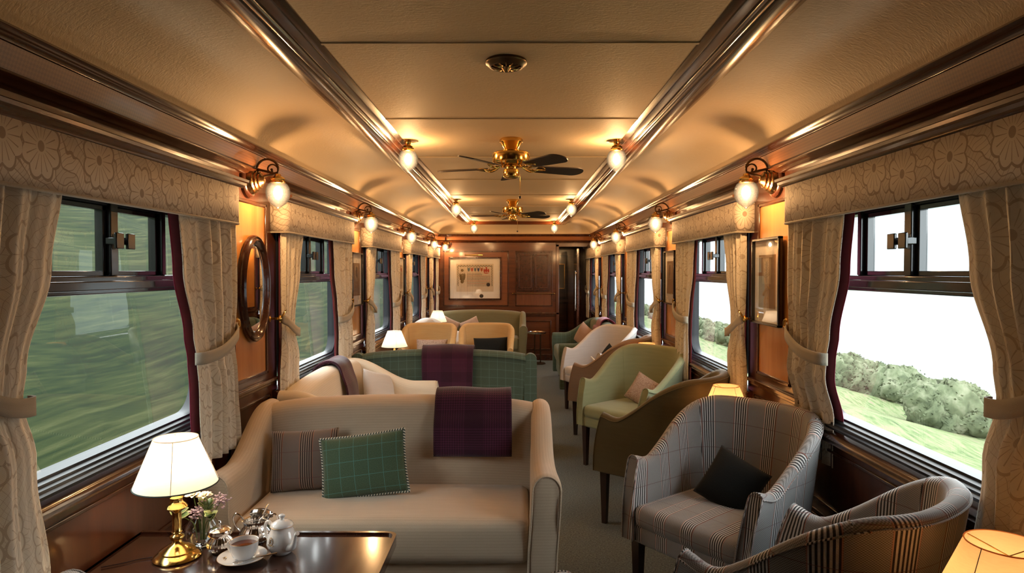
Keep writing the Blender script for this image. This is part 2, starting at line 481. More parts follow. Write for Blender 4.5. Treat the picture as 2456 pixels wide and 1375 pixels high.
def dup(root, loc, rz, label, group=None):
    c = root.copy(); COL.objects.link(c); c.location = loc; c.rotation_euler = (0, 0, rz); c['label'] = label
    if group: c['group'] = group
    for ch in list(root.children):
        d = ch.copy(); COL.objects.link(d); d.parent = c
        for g in list(ch.children):
            e = g.copy(); COL.objects.link(e); e.parent = d
    return c

def bulb_light(parent, loc, watts, color=WARM, r=.02):
    l = bpy.data.lights.new('bulb_light', 'POINT'); l.energy = watts; l.color = color; l.shadow_soft_size = r
    o = bpy.data.objects.new('bulb_light', l); COL.objects.link(o); o.location = loc; o.parent = parent
    return o

def sstep(a, b, x):
    t = max(0, min(1, (x-a)/(b-a))); return t*t*(3-2*t)
def lerp(a, b, t): return a+(b-a)*t

# ------------------------------------------------------------------ dimensions of the car
WX = 1.28                     # half width at the piers
YE = 10.5                     # end wall
PITCH = 2.03
BAYS = [(1.41+PITCH*k, 2.85+PITCH*k) for k in range(-1, 5)]
ZC = 2.205
Y0 = -1.3
ORD = ['nearest', 'second', 'third', 'fourth', 'farthest']

# floor
fl = tag(build('floor', MB().box(-1.4, 1.4, Y0-.05, 13, -.06, 0), 'carpet'), 'dark grey green carpet running down the middle of the railway lounge car', 'floor', kind='structure')

# ceiling with its curved sides
def cz_side(x):
    x = abs(x)
    if x <= .79: return ZC-.004*(x/.79)**2
    t = min(1, (x-.79)/.43)
    return 2.025+(ZC-.004-2.025)*math.sqrt(max(0, 1-t*t))
def cz_end(y):
    if y <= 9.97: return 9
    t = min(1, (y-9.97)/.47)
    return 2.025+(ZC-.004-2.025)*math.sqrt(max(0, 1-t*t))
xs = sorted(set([-.79+.79*2*k/12 for k in range(13)] + [sg*(.79+.43*math.sin(PI/2*k/14)) for k in range(15) for sg in (-1, 1)]))
ys = [Y0+(9.97-Y0)*k/40 for k in range(41)] + [9.97+.47*math.sin(PI/2*k/14) for k in range(1, 15)] + [10.6]
cb = MB().grid([[(x, y, min(cz_side(x), cz_end(y))) for y in ys] for x in xs])
cb.grid([[(-1.42, Y0-.05, 2.26), (-1.42, 13, 2.26)], [(1.42, Y0-.05, 2.26), (1.42, 13, 2.26)]])
cb.box(.5, 1.42, 10.52, 12.9, 1.95, 1.98)
ceil = tag(build('ceiling', cb, 'ceil', ang=50), 'cream embossed barrel ceiling between the long wooden beams', 'ceiling', kind='structure')
sm = MB()
for k in range(9):
    y = 1.10+1.07*k
    if abs(y) < 9.9: sm.box(-.63, .63, y-.009, y+.009, ZC-.0062, ZC-.002)
build('seam_strip', sm, 'ceil', ceil, bevel=.002)

# long ceiling beams
def beam_prof(s):
    p = [(.795, 2.19), (.795, 2.168), (.788, 2.163), (.715, 2.160), (.708, 2.166), (.700, 2.160), (.690, 2.164), (.684, 2.176), (.672, 2.172), (.664, 2.180), (.655, 2.190), (.645, 2.186), (.636, 2.194), (.625, 2.2), (.625, 2.22), (.795, 2.22)]
    return [(s*a, b) for a, b in p]
for i, s in enumerate((-1, 1)):
    tag(build('trim_%d' % (i+1), MB().sweep(beam_prof(s), Y0, 10.0), 'trimwood', ang=60), ['left', 'right'][i]+' long polished wooden beam running along the ceiling', 'ceiling beam', kind='structure')
def xbeam(y0, sgn):
    return [(y0+sgn*(a-.795), b) for a, b in beam_prof(1)]
tag(build('trim_3', MB().sweep(xbeam(10.0, 1), -.76, .76, axis='x'), 'mahog_x', ang=60), 'cross beam closing the two ceiling beams before the end wall', 'ceiling beam', kind='structure')

# cornices: profile goes from ceiling down to pelmet shelf
CP = [(1.30, 2.045), (1.205, 2.045), (1.195, 2.035), (1.205, 2.022), (1.215, 2.018), (1.218, 2.006)]
FP = [(1.222, 2.004), (1.242, 1.945)]
LP = [(1.243, 1.944), (1.232, 1.940), (1.225, 1.932), (1.235, 1.924), (1.245, 1.922), (1.250, 1.914), (1.262, 1.908), (1.30, 1.906)]
for i, s in enumerate((-1, 1)):
    y1 = YE-.02 if s < 0 else 12.4
    t_ = tag(build('trim_%d' % (i+4), MB().sweep([(s*a, b) for a, b in CP+[(1.30, 2.0)]], Y0, y1), 'trimwood', ang=60), ['left', 'right'][i]+' polished wooden cornice along the top of the wall', 'cornice', kind='structure')
    build('frieze', MB().sweep([(s*a, b) for a, b in FP+[(1.30, 1.94), (1.30, 2.01)]], Y0, y1), 'frieze', t_)
    build('lower_moulding', MB().sweep([(s*a, b) for a, b in LP+[(1.30, 1.95)]], Y0, y1), 'trimwood', t_, ang=60)
def endp(P): return [(YE-(1.28-a)*1.0, b) for a, b in P]
t_ = tag(build('trim_6', MB().sweep(endp(CP+[(1.30, 2.0)]), -1.2, 1.2, axis='x'), 'trimwood', ang=60), 'wooden cornice across the end wall', 'cornice', kind='structure')
build('frieze', MB().sweep(endp(FP+[(1.30, 1.94), (1.30, 2.01)]), -1.24, 1.24, axis='x'), wood('end_frieze', (.17, .06, .02), (.28, .10, .03), axis='x'), t_)
build('lower_moulding', MB().sweep(endp(LP+[(1.30, 1.95)]), -1.24, 1.24, axis='x'), 'trimwood', t_, ang=60)

# ------------------------------------------------------------------ walls
ZS, ZT = .80, 1.70            # window opening
def frame_mould(mb, s, y0, y1, z0, z1, x, w=.016, d=.010):
    # picture-frame moulding on a side wall
    for (a0, a1, b0, b1) in ((y0, y1, z0, z0+w), (y0, y1, z1-w, z1), (y0, y0+w, z0, z1), (y1-w, y1, z0, z1)):
        mb.box(min(s*x, s*(x-d)), max(s*x, s*(x-d)), a0, a1, b0, b1)
def opening(k, s):
    a, b = BAYS[k]
    if k == 5 and s < 0: return a+.07, 10.36
    if k == 5: return a+.07, 10.93
    return a+.07, b-.07
walls = {}
for si, s in enumerate((-1, 1)):
    side = ['left', 'right'][si]
    mb = MB()
    xa, xb = sorted((s*WX, s*(WX+.10)))
    yend = YE+.1 if s < 0 else 12.5
    mb.box(xa, xb, Y0, yend, 0, ZS); mb.box(xa, xb, Y0, yend, ZT, 2.25)
    ops = [opening(k, s) for k in range(1, 6)]  # unseen first bay left solid, without windows, to cut daylight on the foreground
    e = [Y0]+[v for o in ops for v in o]+[yend]
    for k in range(0, len(e), 2):
        mb.box(xa, xb, e[k], e[k+1], ZS, ZT)
    wl = tag(build('wall_'+side, mb, 'mahog_z', smooth=False), side+' side wall of dark polished mahogany panelling below and between the windows', 'wall', kind='structure')
    walls[s] = wl
    # piers
    for k in range(6):
        a = BAYS[k][1]; b = a+.59
        if k == 5:
            if s < 0: continue
            a, b = 10.95, 11.6
        x0, x1 = sorted((s*(WX-.002), s*(WX-.006)))
        build('inlaid_panel', MB().box(x0, x1, a+.115, b-.10, .93, 1.775), 'satin', wl, smooth=False)
        fm = MB(); frame_mould(fm, s, a+.10, b-.085, .915, 1.79, WX, .018, .014)
        build('panel_moulding', fm, 'trimwood', wl, bevel=.004)
        fm = MB()
        for (zz, dd, hh) in ((.862, .022, .02), (.845, .012, .03)): fm.box(*sorted((s*WX, s*(WX-dd))), a-.03, b+.03, zz, zz+hh)
        build('dado_rail', fm, 'trimwood', wl, bevel=.004)
        fm = MB(); frame_mould(fm, s, a+.06, b-.04, .50, .80, WX, .015, .010)
        build('panel_moulding', fm, 'trimwood', wl, bevel=.003)
    fm = MB(); fm.box(*sorted((s*WX, s*(WX-.02))), Y0, yend-.1, .40, .44); fm.box(*sorted((s*WX, s*(WX-.012))), Y0, yend-.1, .44, .455)
    build('lower_rail', fm, 'trimwood', wl, bevel=.004)
    fm = MB()
    for k in range(6):
        a, b = opening(k, s); frame_mould(fm, s, a+.02, b-.02, .49, .735, WX, .014, .008); frame_mould(fm, s, a+.02, b-.02, .14, .37, WX, .014, .008)
    build('wainscot_moulding', fm, 'trimwood', wl, bevel=.003)
    tag(build('baseboard_'+side, MB().box(*sorted((s*WX, s*(WX-.018))), Y0, yend-.1, 0, .10), 'mahog_dk', bevel=.004), side+' dark skirting board at the carpet', 'baseboard', kind='structure')

# wall behind the camera
tag(build('wall_back', MB().box(-1.4, 1.4, Y0-.1, Y0, 0, 2.3), 'mahog_x', smooth=False), 'mahogany wall behind the viewer', 'wall', kind='structure')

# end wall
XD = .725                      # left jamb of the passage
ew = tag(build('wall_end', MB().box(-1.38, XD, YE, YE+.08, 0, 2.2).box(XD, 1.38, YE, YE+.08, 1.86, 2.2), 'mahog_x', smooth=False), 'end wall of red brown mahogany panelling behind the olive sofa', 'wall', kind='structure')
def fm_end(mb, x0, x1, z0, z1, y=YE, w=.02, d=.014):
    for (a0, a1, b0, b1) in ((x0, x1, z0, z0+w), (x0, x1, z1-w, z1), (x0, x0+w, z0, z1), (x1-w, x1, z0, z1)):
        mb.box(a0, a1, y-d, y, b0, b1)
pm = MB(); fm_end(pm, -1.15, -.09, .88, 1.775); fm_end(pm, .02, .62, .88, 1.775)
fm_end(pm, .02, .60, .17, .65); fm_end(pm, -1.15, -.09, .17, .65)
build('panel_moulding', pm, 'trimwood', ew, bevel=.004)
build('dado_rail', MB().box(-1.28, XD, YE-.03, YE, .745, .78).box(-1.28, XD, YE-.018, YE, .72, .745), 'trimwood', ew, bevel=.005)
build('inlaid_panel', MB().box(-1.13, -.11, YE-.004, YE, .90, 1.755), wood('end_panel', (.12, .034, .009), (.21, .062, .017), axis='x'), ew, smooth=False)
build('reeded_panel', MB().box(.04, .60, YE-.004, YE, .90, 1.10), wood('reed', (.09, .026, .008), (.16, .048, .015), axis='z', sc=2), ew, smooth=False)
bb = tag(build('baseboard_end', MB().box(-1.28, XD, YE-.02, YE, 0, .10), 'mahog_dk', bevel=.004), 'dark skirting board under the end wall panels', 'baseboard', kind='structure')
jm = MB().box(XD-.05, XD, YE-.03, YE+.1, 0, 1.88).box(XD-.05, 1.27, YE-.03, YE+.1, 1.84, 1.90)
door = tag(build('door_1', jm, 'mahog_z', bevel=.005), 'open doorway into the dark side corridor at the right of the end wall', 'doorway', kind='structure')
dl = MB().box(1.02, 1.06, YE+.1, YE+.62, .02, 1.82)
leaf = build('door_leaf', dl, 'mahog_dk', door, bevel=.004)
build('handle', MB().tube([(1.0, YE+.12, .80), (1.0, YE+.12, 1.45)], .009).box(1.0, 1.02, YE+.11, YE+.13, .82, .84).box(1.0, 1.02, YE+.11, YE+.13, 1.41, 1.43), 'silver', leaf)
cw = tag(build('wall_corridor', MB().box(.4, 1.4, 12.4, 12.5, 0, 2.2).box(.60, XD-.05, YE+.08, 12.4, 0, 2.2), 'mahog_x', smooth=False), 'panelled wall seen at the end of the dark corridor', 'wall', kind='structure')
pm = MB(); fm_end(pm, .75, 1.02, .30, .85, 12.4); fm_end(pm, .75, 1.02, .92, 1.75, 12.4); build('panel_moulding', pm, 'trimwood', cw, bevel=.004)

# two-leaf cupboard and rail on the end wall
cup = thing('wall_cupboard', 'dark two door wooden cupboard set in the end wall panelling beside the framed certificate', 'cupboard', (.31, YE, 1.43))
build('carcass', MB().box(-.275, .275, -.012, .0, -.31, .325), 'mahog_dk', cup, bevel=.002)
for sx in (-1, 1):
    d = build('door', MB().box(*sorted((sx*.003, sx*.268)), -.03, -.012, -.30, .315), 'mahog_dk', cup, bevel=.003)
    pm = MB(); fm_end(pm, min(sx*.03, sx*.24), max(sx*.03, sx*.24), -.26, .28, -.03, .014, .008); build('door_moulding', pm, 'mahog_z', d, bevel=.003)
rl = MB().tube([(-.33, -.06, -.345), (.33, -.06, -.345)], .009)
for x in (-.28, .28): rl.tube([(x, -.06, -.345), (x, 0, -.345)], .006)
ra = thing('wall_rail', 'thin bronze rail fixed across the panelling below the wall cupboard', 'rail', (.31, YE, 1.43))
build('bar', rl, 'bronze', ra)
for x in (-.335, .335): build('finial', MB().lathe([(0, -.014), (.014, -.006), (.014, .006), (0, .014)], (x, -.06, -.345), 12, 'x'), 'brass', ra)

# ------------------------------------------------------------------ windows
def rrect(y0, y1, z0, z1, rb, rt, n=8):
    pts = []
    for (cy, cz, a0, r) in ((y1-rt, z1-rt, 0, rt), (y0+rt, z1-rt, 90, rt), (y0+rb, z0+rb, 180, rb), (y1-rb, z0+rb, 270, rb)):
        for k in range(n+1):
            a = R(a0+90*k/n); pts.append((cy+r*math.cos(a), cz+r*math.sin(a)))
    return pts
def make_window(num, k, s, label):
    a, b = opening(k, s); c = (a+b)/2
    w = thing('window_%d' % num, label, 'window', (s*WX, c, 0), 0, kind='structure')
    h = (b-a)/2
    g = .045
    def ring(off, rb, rt): return rrect(-h+off, h-off, ZS+.02+off*.9, ZT-off*.8, rb, rt)
    # (offset, outboard depth, corner)
    st = [(0.0, -.004, .008, .006), (0.0, -.012, .008, .006), (.012, -.016, .14, .02), (.018, -.004, .14, .02), (.026, -.004, .13, .02), (.030, .010, .13, .02), (.038, .010, .125, .02), (.042, .030, .12, .02), (.050, .030, .115, .02), (.052, .055, .11, .02), (.052, .085, .11, .02)]
    P = []
    for off, dep, rb, rt in st:
        P.append([(s*dep, y, z) for y, z in ring(off, rb, rt)])
    build('frame', MB().grid(P, cv=True, flip=(s > 0)), 'rubber', w, ang=30)
    yi = h-.052; z0 = ZS+.02+.047; z1 = ZT-.042; zt0, zt1 = 1.372, 1.43
    gx = .052
    lo = rrect(-yi-.01, yi+.01, z0-.01, zt0+.01, .10, .003)
    gp = MB().tri([(s*gx, y, z) for y, z in lo]); build('lower_pane', gp, 'glass', w, smooth=False)
    x0, x1 = sorted((s*.02, s*.075))
    build('transom', MB().box(x0, x1, -yi-.01, yi+.01, zt0, zt1).box(*sorted((s*.005, s*.03)), -yi, yi, zt0+.012, zt1-.016), 'black', w, bevel=.004)
    mu = [-.30, .0, .30] if h > .6 else [0.]
    for m in mu:
        hw = .020 if m == 0 else .012
        build('mullion', MB().box(x0, x1, m-hw, m+hw, zt1, z1+.01), 'black', w, bevel=.003)
    if h > .6:
        # sliding lights have a second inner frame
        for sg in (-1, 1):
            y_a, y_b = sorted((sg*.022, sg*.285)); fr = MB()
            xx = sorted((s*.035, s*.06)); t = .016
            fr.box(xx[0], xx[1], y_a, y_b, zt1, zt1+t); fr.box(xx[0], xx[1], y_a, y_b, z1-t, z1)
            fr.box(xx[0], xx[1], y_a, y_a+t, zt1, z1); fr.box(xx[0], xx[1], y_b-t, y_b, zt1, z1)
            sl = build('sliding_light', fr, 'black', w, bevel=.002)
            zc = (zt1+z1)/2
            cm = MB().box(*sorted((s*-.012, s*.035)), sg*.022-.008, sg*.022+.008, zc-.012, zc+.012).box(*sorted((s*-.018, s*-.008)), *sorted((sg*.010, sg*.052)), zc-.026, zc+.026)
            build('catch', cm, 'black', sl, bevel=.003)
    edges = [-yi-.01]+mu+[yi+.01]
    for q in range(len(edges)-1):
        build('upper_pane', MB().tri([(s*gx, edges[q], zt1-.005), (s*gx, edges[q+1], zt1-.005), (s*gx, edges[q+1], z1+.005), (s*gx, edges[q], z1+.005)]), 'glass', w, smooth=False)
    # sill
    sp = [(-.024, .775), (-.032, .787), (-.028, .799), (-.012, .806), (.05, .815), (.05, .77), (-.03, .77)]
    build('sill', MB().sweep([(s*p[0], p[1]) for p in sp], -h-.07, h+.07), 'trimwood', w, ang=50)
    return w
SIDE = {-1: 'left', 1: 'right'}
WL = {(-1, 1): 'large window on the left beside the tea table with green hillside outside',
      (-1, 2): 'window on the left behind the cream sofa and its purple throw',
      (-1, 3): 'narrow looking window on the left behind the small white table lamp',
      (-1, 4): 'fourth window from the viewer along the left wall',
      (-1, 5): 'farthest window on the left, in the corner by the end wall',
      (1, 1): 'large bright window on the right beside the grey plaid chairs',
      (1, 2): 'second bright window on the right behind the sage green tub chair',
      (1, 3): 'third window on the right behind the pale grey tub chair',
      (1, 4): 'fourth window on the right beside the sofa with the magenta throw',
      (1, 5): 'farthest window on the right, next to the dark doorway',
      }
n = 1
for s in (-1, 1):
    for k in range(1, 6):
        make_window(n, k, s, WL[(s, k)]); n += 1

# ------------------------------------------------------------------ pelmets and curtains
XP = 1.193
def make_pelmet(k, s):
    a, b = BAYS[k]
    if k == 5: b = 10.40 if s < 0 else 10.95
    c = (a+b)/2; h = (b-a)/2
    r = thing('pelmet', '%s cloth covered pelmet from the viewer on the %s wall' % (ORD[k-1], SIDE[s]), 'pelmet', (s*WX, c, 0), 0, 'printed cloth pelmets over the windows')
    d = WX-XP; rr = .03
    path = [(0, -h)]
    for q in range(7):
        t = R(90*q/6); path.append((-(d-rr)-rr*math.sin(t), -h+rr-rr*math.cos(t)))
    for q in range(1, 12): path.append((-d, lerp(-h+rr, h-rr, q/12)))
    for q in range(7):
        t = R(90*q/6); path.append((-(d-rr)-rr*math.cos(t), h-rr+rr*math.sin(t)))
    path.append((0, h))
    ln = [0]
    for q in range(1, len(path)): ln.append(ln[-1]+math.dist(path[q], path[q-1]))
    zs = [1.812, 1.735, 1.657]
    o = build('pelmet_cloth', MB().grid([[(s*p[0], p[1], z) for z in zs] for p in path], uv=lambda i, j: (ln[i]*s, zs[j]), flip=s < 0), 'pelmet', r, solid=.012)
    build('piping', MB().tube([(s*p[0]*1.04, p[1], 1.653) for p in path], .0055, 8), 'tie', r)
    mp = [(0, 1.812), (-d-.006, 1.812), (-d-.010, 1.818), (-d-.020, 1.822), (-d-.024, 1.832), (-d-.034, 1.836), (-d-.036, 1.846), (-d-.030, 1.850), (0, 1.852)]
    build('pelmet_moulding', MB().sweep([(s*p[0], p[1]) for p in mp], -h-.02, h+.02), 'trimwood', r, ang=40)
    return r

def make_curtain(k, s, near):
    a, b = BAYS[k]
    if k == 5: b = 10.40 if s < 0 else 10.95
    ph = random.random()*6
    # widths at heights, measured from the pier side
    if near: W = [(1.70, .33), (1.45, .27), (1.20, .185), (1.12, .18), (.95, .25), (.69, .27)]
    else: W = [(1.70, .45), (1.45, .42), (1.20, .345), (1.10, .32), (.95, .30), (.665, .32)]
    if k == 1 and near: W = [(1.70, .36), (1.45, .31), (1.20, .215), (1.12, .20), (.95, .25), (.62, .30)]
    if k == 5 and s < 0: W = [(z, w_*.62) for z, w_ in W]
    def width(z):
        for q in range(len(W)-1):
            if z <= W[q][0] and z >= W[q+1][0]:
                t = (W[q][0]-z)/(W[q][0]-W[q+1][0]); t = t*t*(3-2*t); return lerp(W[q][1], W[q+1][1], t)
        return W[0][1] if z > W[0][0] else W[-1][1]
    zb = W[-1][0]; zs = [1.70-(1.70-zb)*q/40 for q in range(41)]
    U = 72; nf = 4.5 if near else 5.0
    edge = a+.015 if near else b-.015; sg = 1 if near else -1
    name = '%s curtain of the %s window on the %s' % ('near' if near else 'far', ORD[k-1], SIDE[s])
    ex = {(1, -1, False): 'by the oval mirror', (1, 1, False): 'by the framed picture'}
    lab = 'flower printed '+name
    if (k, s, near) in ex: lab += ', '+ex[(k, s, near)]
    r = thing('curtain', lab, 'curtain', (s*1.226, edge, 0), 0, 'flower printed curtains tied back at the windows')
    def pt(u, z, off=0, ext=0):
        w_ = width(z)
        tie = math.exp(-((z-1.15)/.11)**2)
        amp = lerp(.016, .008, tie)*(1+.4*math.sin(ph+3*u))
        uu = u**.8+.012*math.sin(5*z+ph)
        amp *= 1-.6*sstep(.45, .9, u)
        x = amp*math.sin(2*PI*nf*uu+ph)+.35*amp*math.sin(2*PI*nf*2.3*uu)
        sweep_in = .05*math.exp(-((z-1.05)/.3)**2)*(0 if near else 1)*(1-u)*0
        bulge = .022*math.exp(-((z-.92)/.14)**2)
        x = -x-bulge*math.sin(PI*u)*.5+(.05 if s > 0 and k == 1 and not near else .008)*sstep(0, 1, (1.05-z)/.2) if z < 1.05 else -x
        hang = .012*math.sin(4*u+ph)*(1 if z < .75 else 0)
        return (s*(x+off), sg*(u*w_+ext*u-(0 if near else .04*sstep(0, 1, (1.0-z)/.3))), z)
    P = [[pt(q/U, z) for z in zs] for q in range(U+1)]
    fl_ = (s > 0) != near
    o = build('drape', MB().grid(P, uv=lambda i, j: (i/U*.60+ph, zs[j]), flip=fl_), 'curtain', r, solid=.003, ang=60)
    P = [[(s*(.024+(.05 if s > 0 and k == 1 and not near else .008)*sstep(0, 1, (1.05-z)/.2)), pt(.06+.94*q/40, z, 0, .022)[1], z) for z in zs] for q in range(41)]
    build('lining', MB().grid(P, uv=lambda i, j: (i/40*.8, zs[j]), flip=fl_), 'lining', r, solid=.002, ang=60)
    # tie band from the pier hook round the front of the drape
    T = []; nt = 22; wt = width(1.15)
    for q in range(nt+1):
        t = q/nt
        y = sg*lerp(-.035, wt+.006, min(1, t/.93))
        z = lerp(1.195, 1.105, t)-.028*math.sin(PI*t)
        x = -.027-.018*math.sin(PI*min(1, t))+.022*sstep(.86, 1, t)+.02*sstep(.12, 0, t)
        T.append([(s*x, y, z+dz) for dz in (-.024, -.008, .008, .024)])
    build('tie_back', MB().grid(T, uv=lambda i, j: (i*.02, j*.016)), 'tie', r, solid=.006)
    # brass hold-back on the pier
    hb = MB().lathe([(.018, 0), (.018, .004), (.006, .008), (.006, .04), (.014, .046), (.020, .056), (.012, .064), (0, .066)], (s*.052, -sg*.045, 1.195), 16, 'x', -s)
    hb.tube([(s*.01, -sg*.045, 1.195), (s*-.01, -sg*.05, 1.20), (s*-.02, -sg*.03, 1.225), (s*-.02, -sg*.01, 1.235)], .005, 8)
    h_ = tag(build('curtain_hook', hb, 'brass'), 'brass hook holding the %s' % name, 'curtain hook', 'brass curtain hooks on the piers'); h_.location = (s*1.226, edge, 0)
    return r
for s in (-1, 1):
    for k in range(1, 6):
        make_pelmet(k, s); make_curtain(k, s, True); make_curtain(k, s, False)

# ------------------------------------------------------------------ lamps on walls and ceiling
GLOBE = [(.020, .062), (.030, .056), (.044, .046), (.053, .028), (.056, .008), (.054, -.014), (.046, -.034), (.034, -.049), (.020, -.059), (.010, -.066), (.006, -.072), (0, -.074)]
def globe_parts(root, c, watts):
    g = build('glass_globe', MB().lathe(GLOBE, c, 28, flute=.02, nf=14, caps=False), 'globe', root, ang=80)
    cap = MB().lathe([(.004, .098), (.012, .096), (.016, .086), (.030, .078), (.034, .070), (.029, .064), (.033, .058), (.033, .052), (.026, .050)], c, 24, flute=.04, nf=12)
    build('gallery', cap, 'brass', root)
    build('bulb', MB().lathe([(0, .04), (.010, .035), (.020, .015), (.022, 0), (.016, -.016), (0, -.024)], c, 14), 'bulb', root)
    bulb_light(root, c, watts)
def make_sconce(y, s, label, x=None):
    r = thing('wall_sconce', label, 'wall lamp', (s*WX, y, 1.885), 0, 'brass wall lamps with cut glass globes')
    build('wooden_rose', MB().lathe([(.086, 0), (.086, .012), (.078, .02), (.070, .022)], (0, 0, 0), 36, 'x', -s), 'mahog_dk', r)
    build('backplate', MB().lathe([(.066, .018), (.067, .028), (.058, .034), (.058, .042), (.048, .047), (.048, .055), (.037, .060), (.037, .068), (.024, .073), (.020, .080), (.008, .086), (0, .087)], (0, 0, 0), 40, 'x', -s, flute=.03, nf=20), 'antique', r, ang=60)
    pts = [(-s*.05, 0, .01)]
    for k in range(15):
        a = R(200-200*k/14); pts.append((-s*(.098-.052*math.cos(a)), 0, .055+.048*math.sin(a)))
    pts.append((-s*.150, 0, .03))
    build('swan_arm', MB().tube(pts, .0058, 8), 'bronze', r)
    sc = []
    for k in range(18):
        a = R(20+330*k/17*.9); rr = .030*(1-k/22); sc.append((-s*(.118+rr*math.cos(a)), 0, .052+rr*math.sin(a)))
    build('scroll', MB().tube(sc, .0042, 6).lathe([(0, -.006), (.007, 0), (0, .006)], (-s*.118, 0, .052), 10, 'y'), 'bronze', r)
    globe_parts(r, (-s*.148, 0, -.065), BULB)
    return r
n0 = {-1: ['above the oval mirror', 'second along the left wall', 'third along the left wall', 'fourth along the left wall'],
      1: ['above the framed picture on the right wall', 'second along the right wall', 'third along the right wall', 'fourth on the right, by the doorway']}
for s in (-1, 1):
    for k in range(4):
        make_sconce(3.145+PITCH*k, s, 'swan necked brass wall lamp with glass globe, '+n0[s][k])
# the one turned out from the end wall
es = make_sconce(0, -1, 'swan necked brass wall lamp in the left corner of the end wall'); es.location = (-1.10, YE-.0, 1.885); es.rotation_euler = (0, 0, R(-90))

for i, y in enumerate((3.78, 6.83, 9.78)):
    for s in (-1, 1):
        r = thing('ceiling_light', 'glass globe ceiling light at the %s end of the %s beam' % (['near', 'middle', 'far'][i], SIDE[s]) if i != 1 else 'middle glass globe ceiling light beside the %s beam' % SIDE[s], 'ceiling light', (s*.605, y, ZC), 0, 'globe lights along the ceiling')
        build('ceiling_plate', MB().lathe([(.060, 0), (.060, -.004), (.040, -.007), (.022, -.009), (.016, -.02), (.016, -.03)], (0, 0, 0), 28), 'brass', r)
        globe_parts(r, (0, 0, -.115), BULB*.85)

# ------------------------------------------------------------------ ceiling fans
def make_fan(loc, a0, label):
    r = thing('ceiling_fan', label, 'ceiling fan', loc, 0, 'brass ceiling fans')
    build('canopy', MB().lathe([(.062, 0), (.066, -.006), (.066, -.020), (.060, -.026), (.046, -.050), (.036, -.066), (.034, -.072), (0, -.072)], (0, 0, 0), 40, flute=.015, nf=20), 'brass', r)
    build('motor_housing', MB().lathe([(0, -.070), (.06, -.070), (.098, -.078), (.108, -.086), (.108, -.132), (.104, -.138), (.094, -.146), (.06, -.158), (0, -.158)], (0, 0, 0), 48), 'brass', r)
    build('switch_housing', MB().lathe([(.030, -.156), (.030, -.172), (.044, -.176), (.046, -.180), (.046, -.216), (.042, -.222), (.030, -.226), (0, -.228)], (0, 0, 0), 36), 'brass', r)
    ch = MB().tube([(.045, -.02, -.20), (.05, -.024, -.22), (.05, -.024, -.33)], .0012, 6)
    pc = build('pull_chain', ch, 'brass', r)
    build('pull_knob', MB().lathe([(0, .008), (.008, .004), (.009, -.002), (.006, -.009), (0, -.011)], (.05, -.024, -.335), 12), 'legwood', pc)
    for k in range(5):
        a = R(a0+72*k); c_, s_ = math.cos(a), math.sin(a)
        rot = Matrix.Rotation(a, 4, 'Z')
        ir = MB()
        for dy in (-.012, .012):
            ir.tube([(.07, dy, -.155), (.10, dy*1.5, -.172), (.13, dy*2.2, -.178), (.165, dy*2.6, -.172), (.20, dy*1.4, -.170)], [.005, .005, .006, .005, .004], 8)
        ir.tube([(.12, -.03, -.174), (.15, 0, -.178), (.12, .03, -.174)], .004, 6)
        ir.lathe([(0, -.004), (.02, -.003), (.022, 0), (.02, .003), (0, .004)], (.19, 0, -.170), 14)
        ir.xf(rot); build('blade_iron', ir, 'brass', r)
        # pitched blade with rounded tip
        out = []
        L0, L1 = .155, .455
        for q in range(9): out.append((lerp(L0, L1-.06, q/8), -lerp(.042, .058, q/8)))
        for q in range(1, 12): t = R(-90+180*q/12); out.append((L1-.06+.058*math.cos(t)*1.0, .058*math.sin(t)))
        for q in range(9): out.append((lerp(L1-.06, L0, q/8), lerp(.058, .042, q/8)))
        P = []
        pitch = R(-13)
        for dz in (-.003, .003):
            P.append([(x, y*math.cos(pitch)-dz*math.sin(pitch), -.166+y*math.sin(pitch)+dz) for x, y in out])
        build('blade', MB().grid(P, cv=True, cap=True).xf(rot), 'blade', r, ang=30)
    return r
make_fan((-.006, 3.74, ZC), 92, 'nearer brass ceiling fan with five dark blades and pull chain')
make_fan((-.01, 6.9, ZC), 100, 'farther brass ceiling fan beyond the first, near the end wall')

v = thing('ceiling_vent', 'round dark bronze ceiling rose with pierced slots near the top of the photo', 'ceiling vent', (-.015, 2.36, ZC))
build('rose_rim', MB().lathe([(.074, 0), (.076, -.008), (.072, -.014), (.066, -.016), (.062, -.022), (.056, -.024), (.052, -.018), (.050, -.012), (0, -.010)], (0, 0, 0), 48), 'bronze', v)
sp_ = MB()
for k in range(12):
    a = 2*PI*k/12; sp_.tube([(.014*math.cos(a), .014*math.sin(a), -.022), (.034*math.cos(a), .034*math.sin(a), -.026), (.054*math.cos(a), .054*math.sin(a), -.020)], .0032, 6)
build('spokes', sp_, 'antique', v)
build('centre_knob', MB().lathe([(.016, -.016), (.018, -.026), (.012, -.034), (.008, -.040), (0, -.042)], (0, 0, 0), 20), 'antique', v)

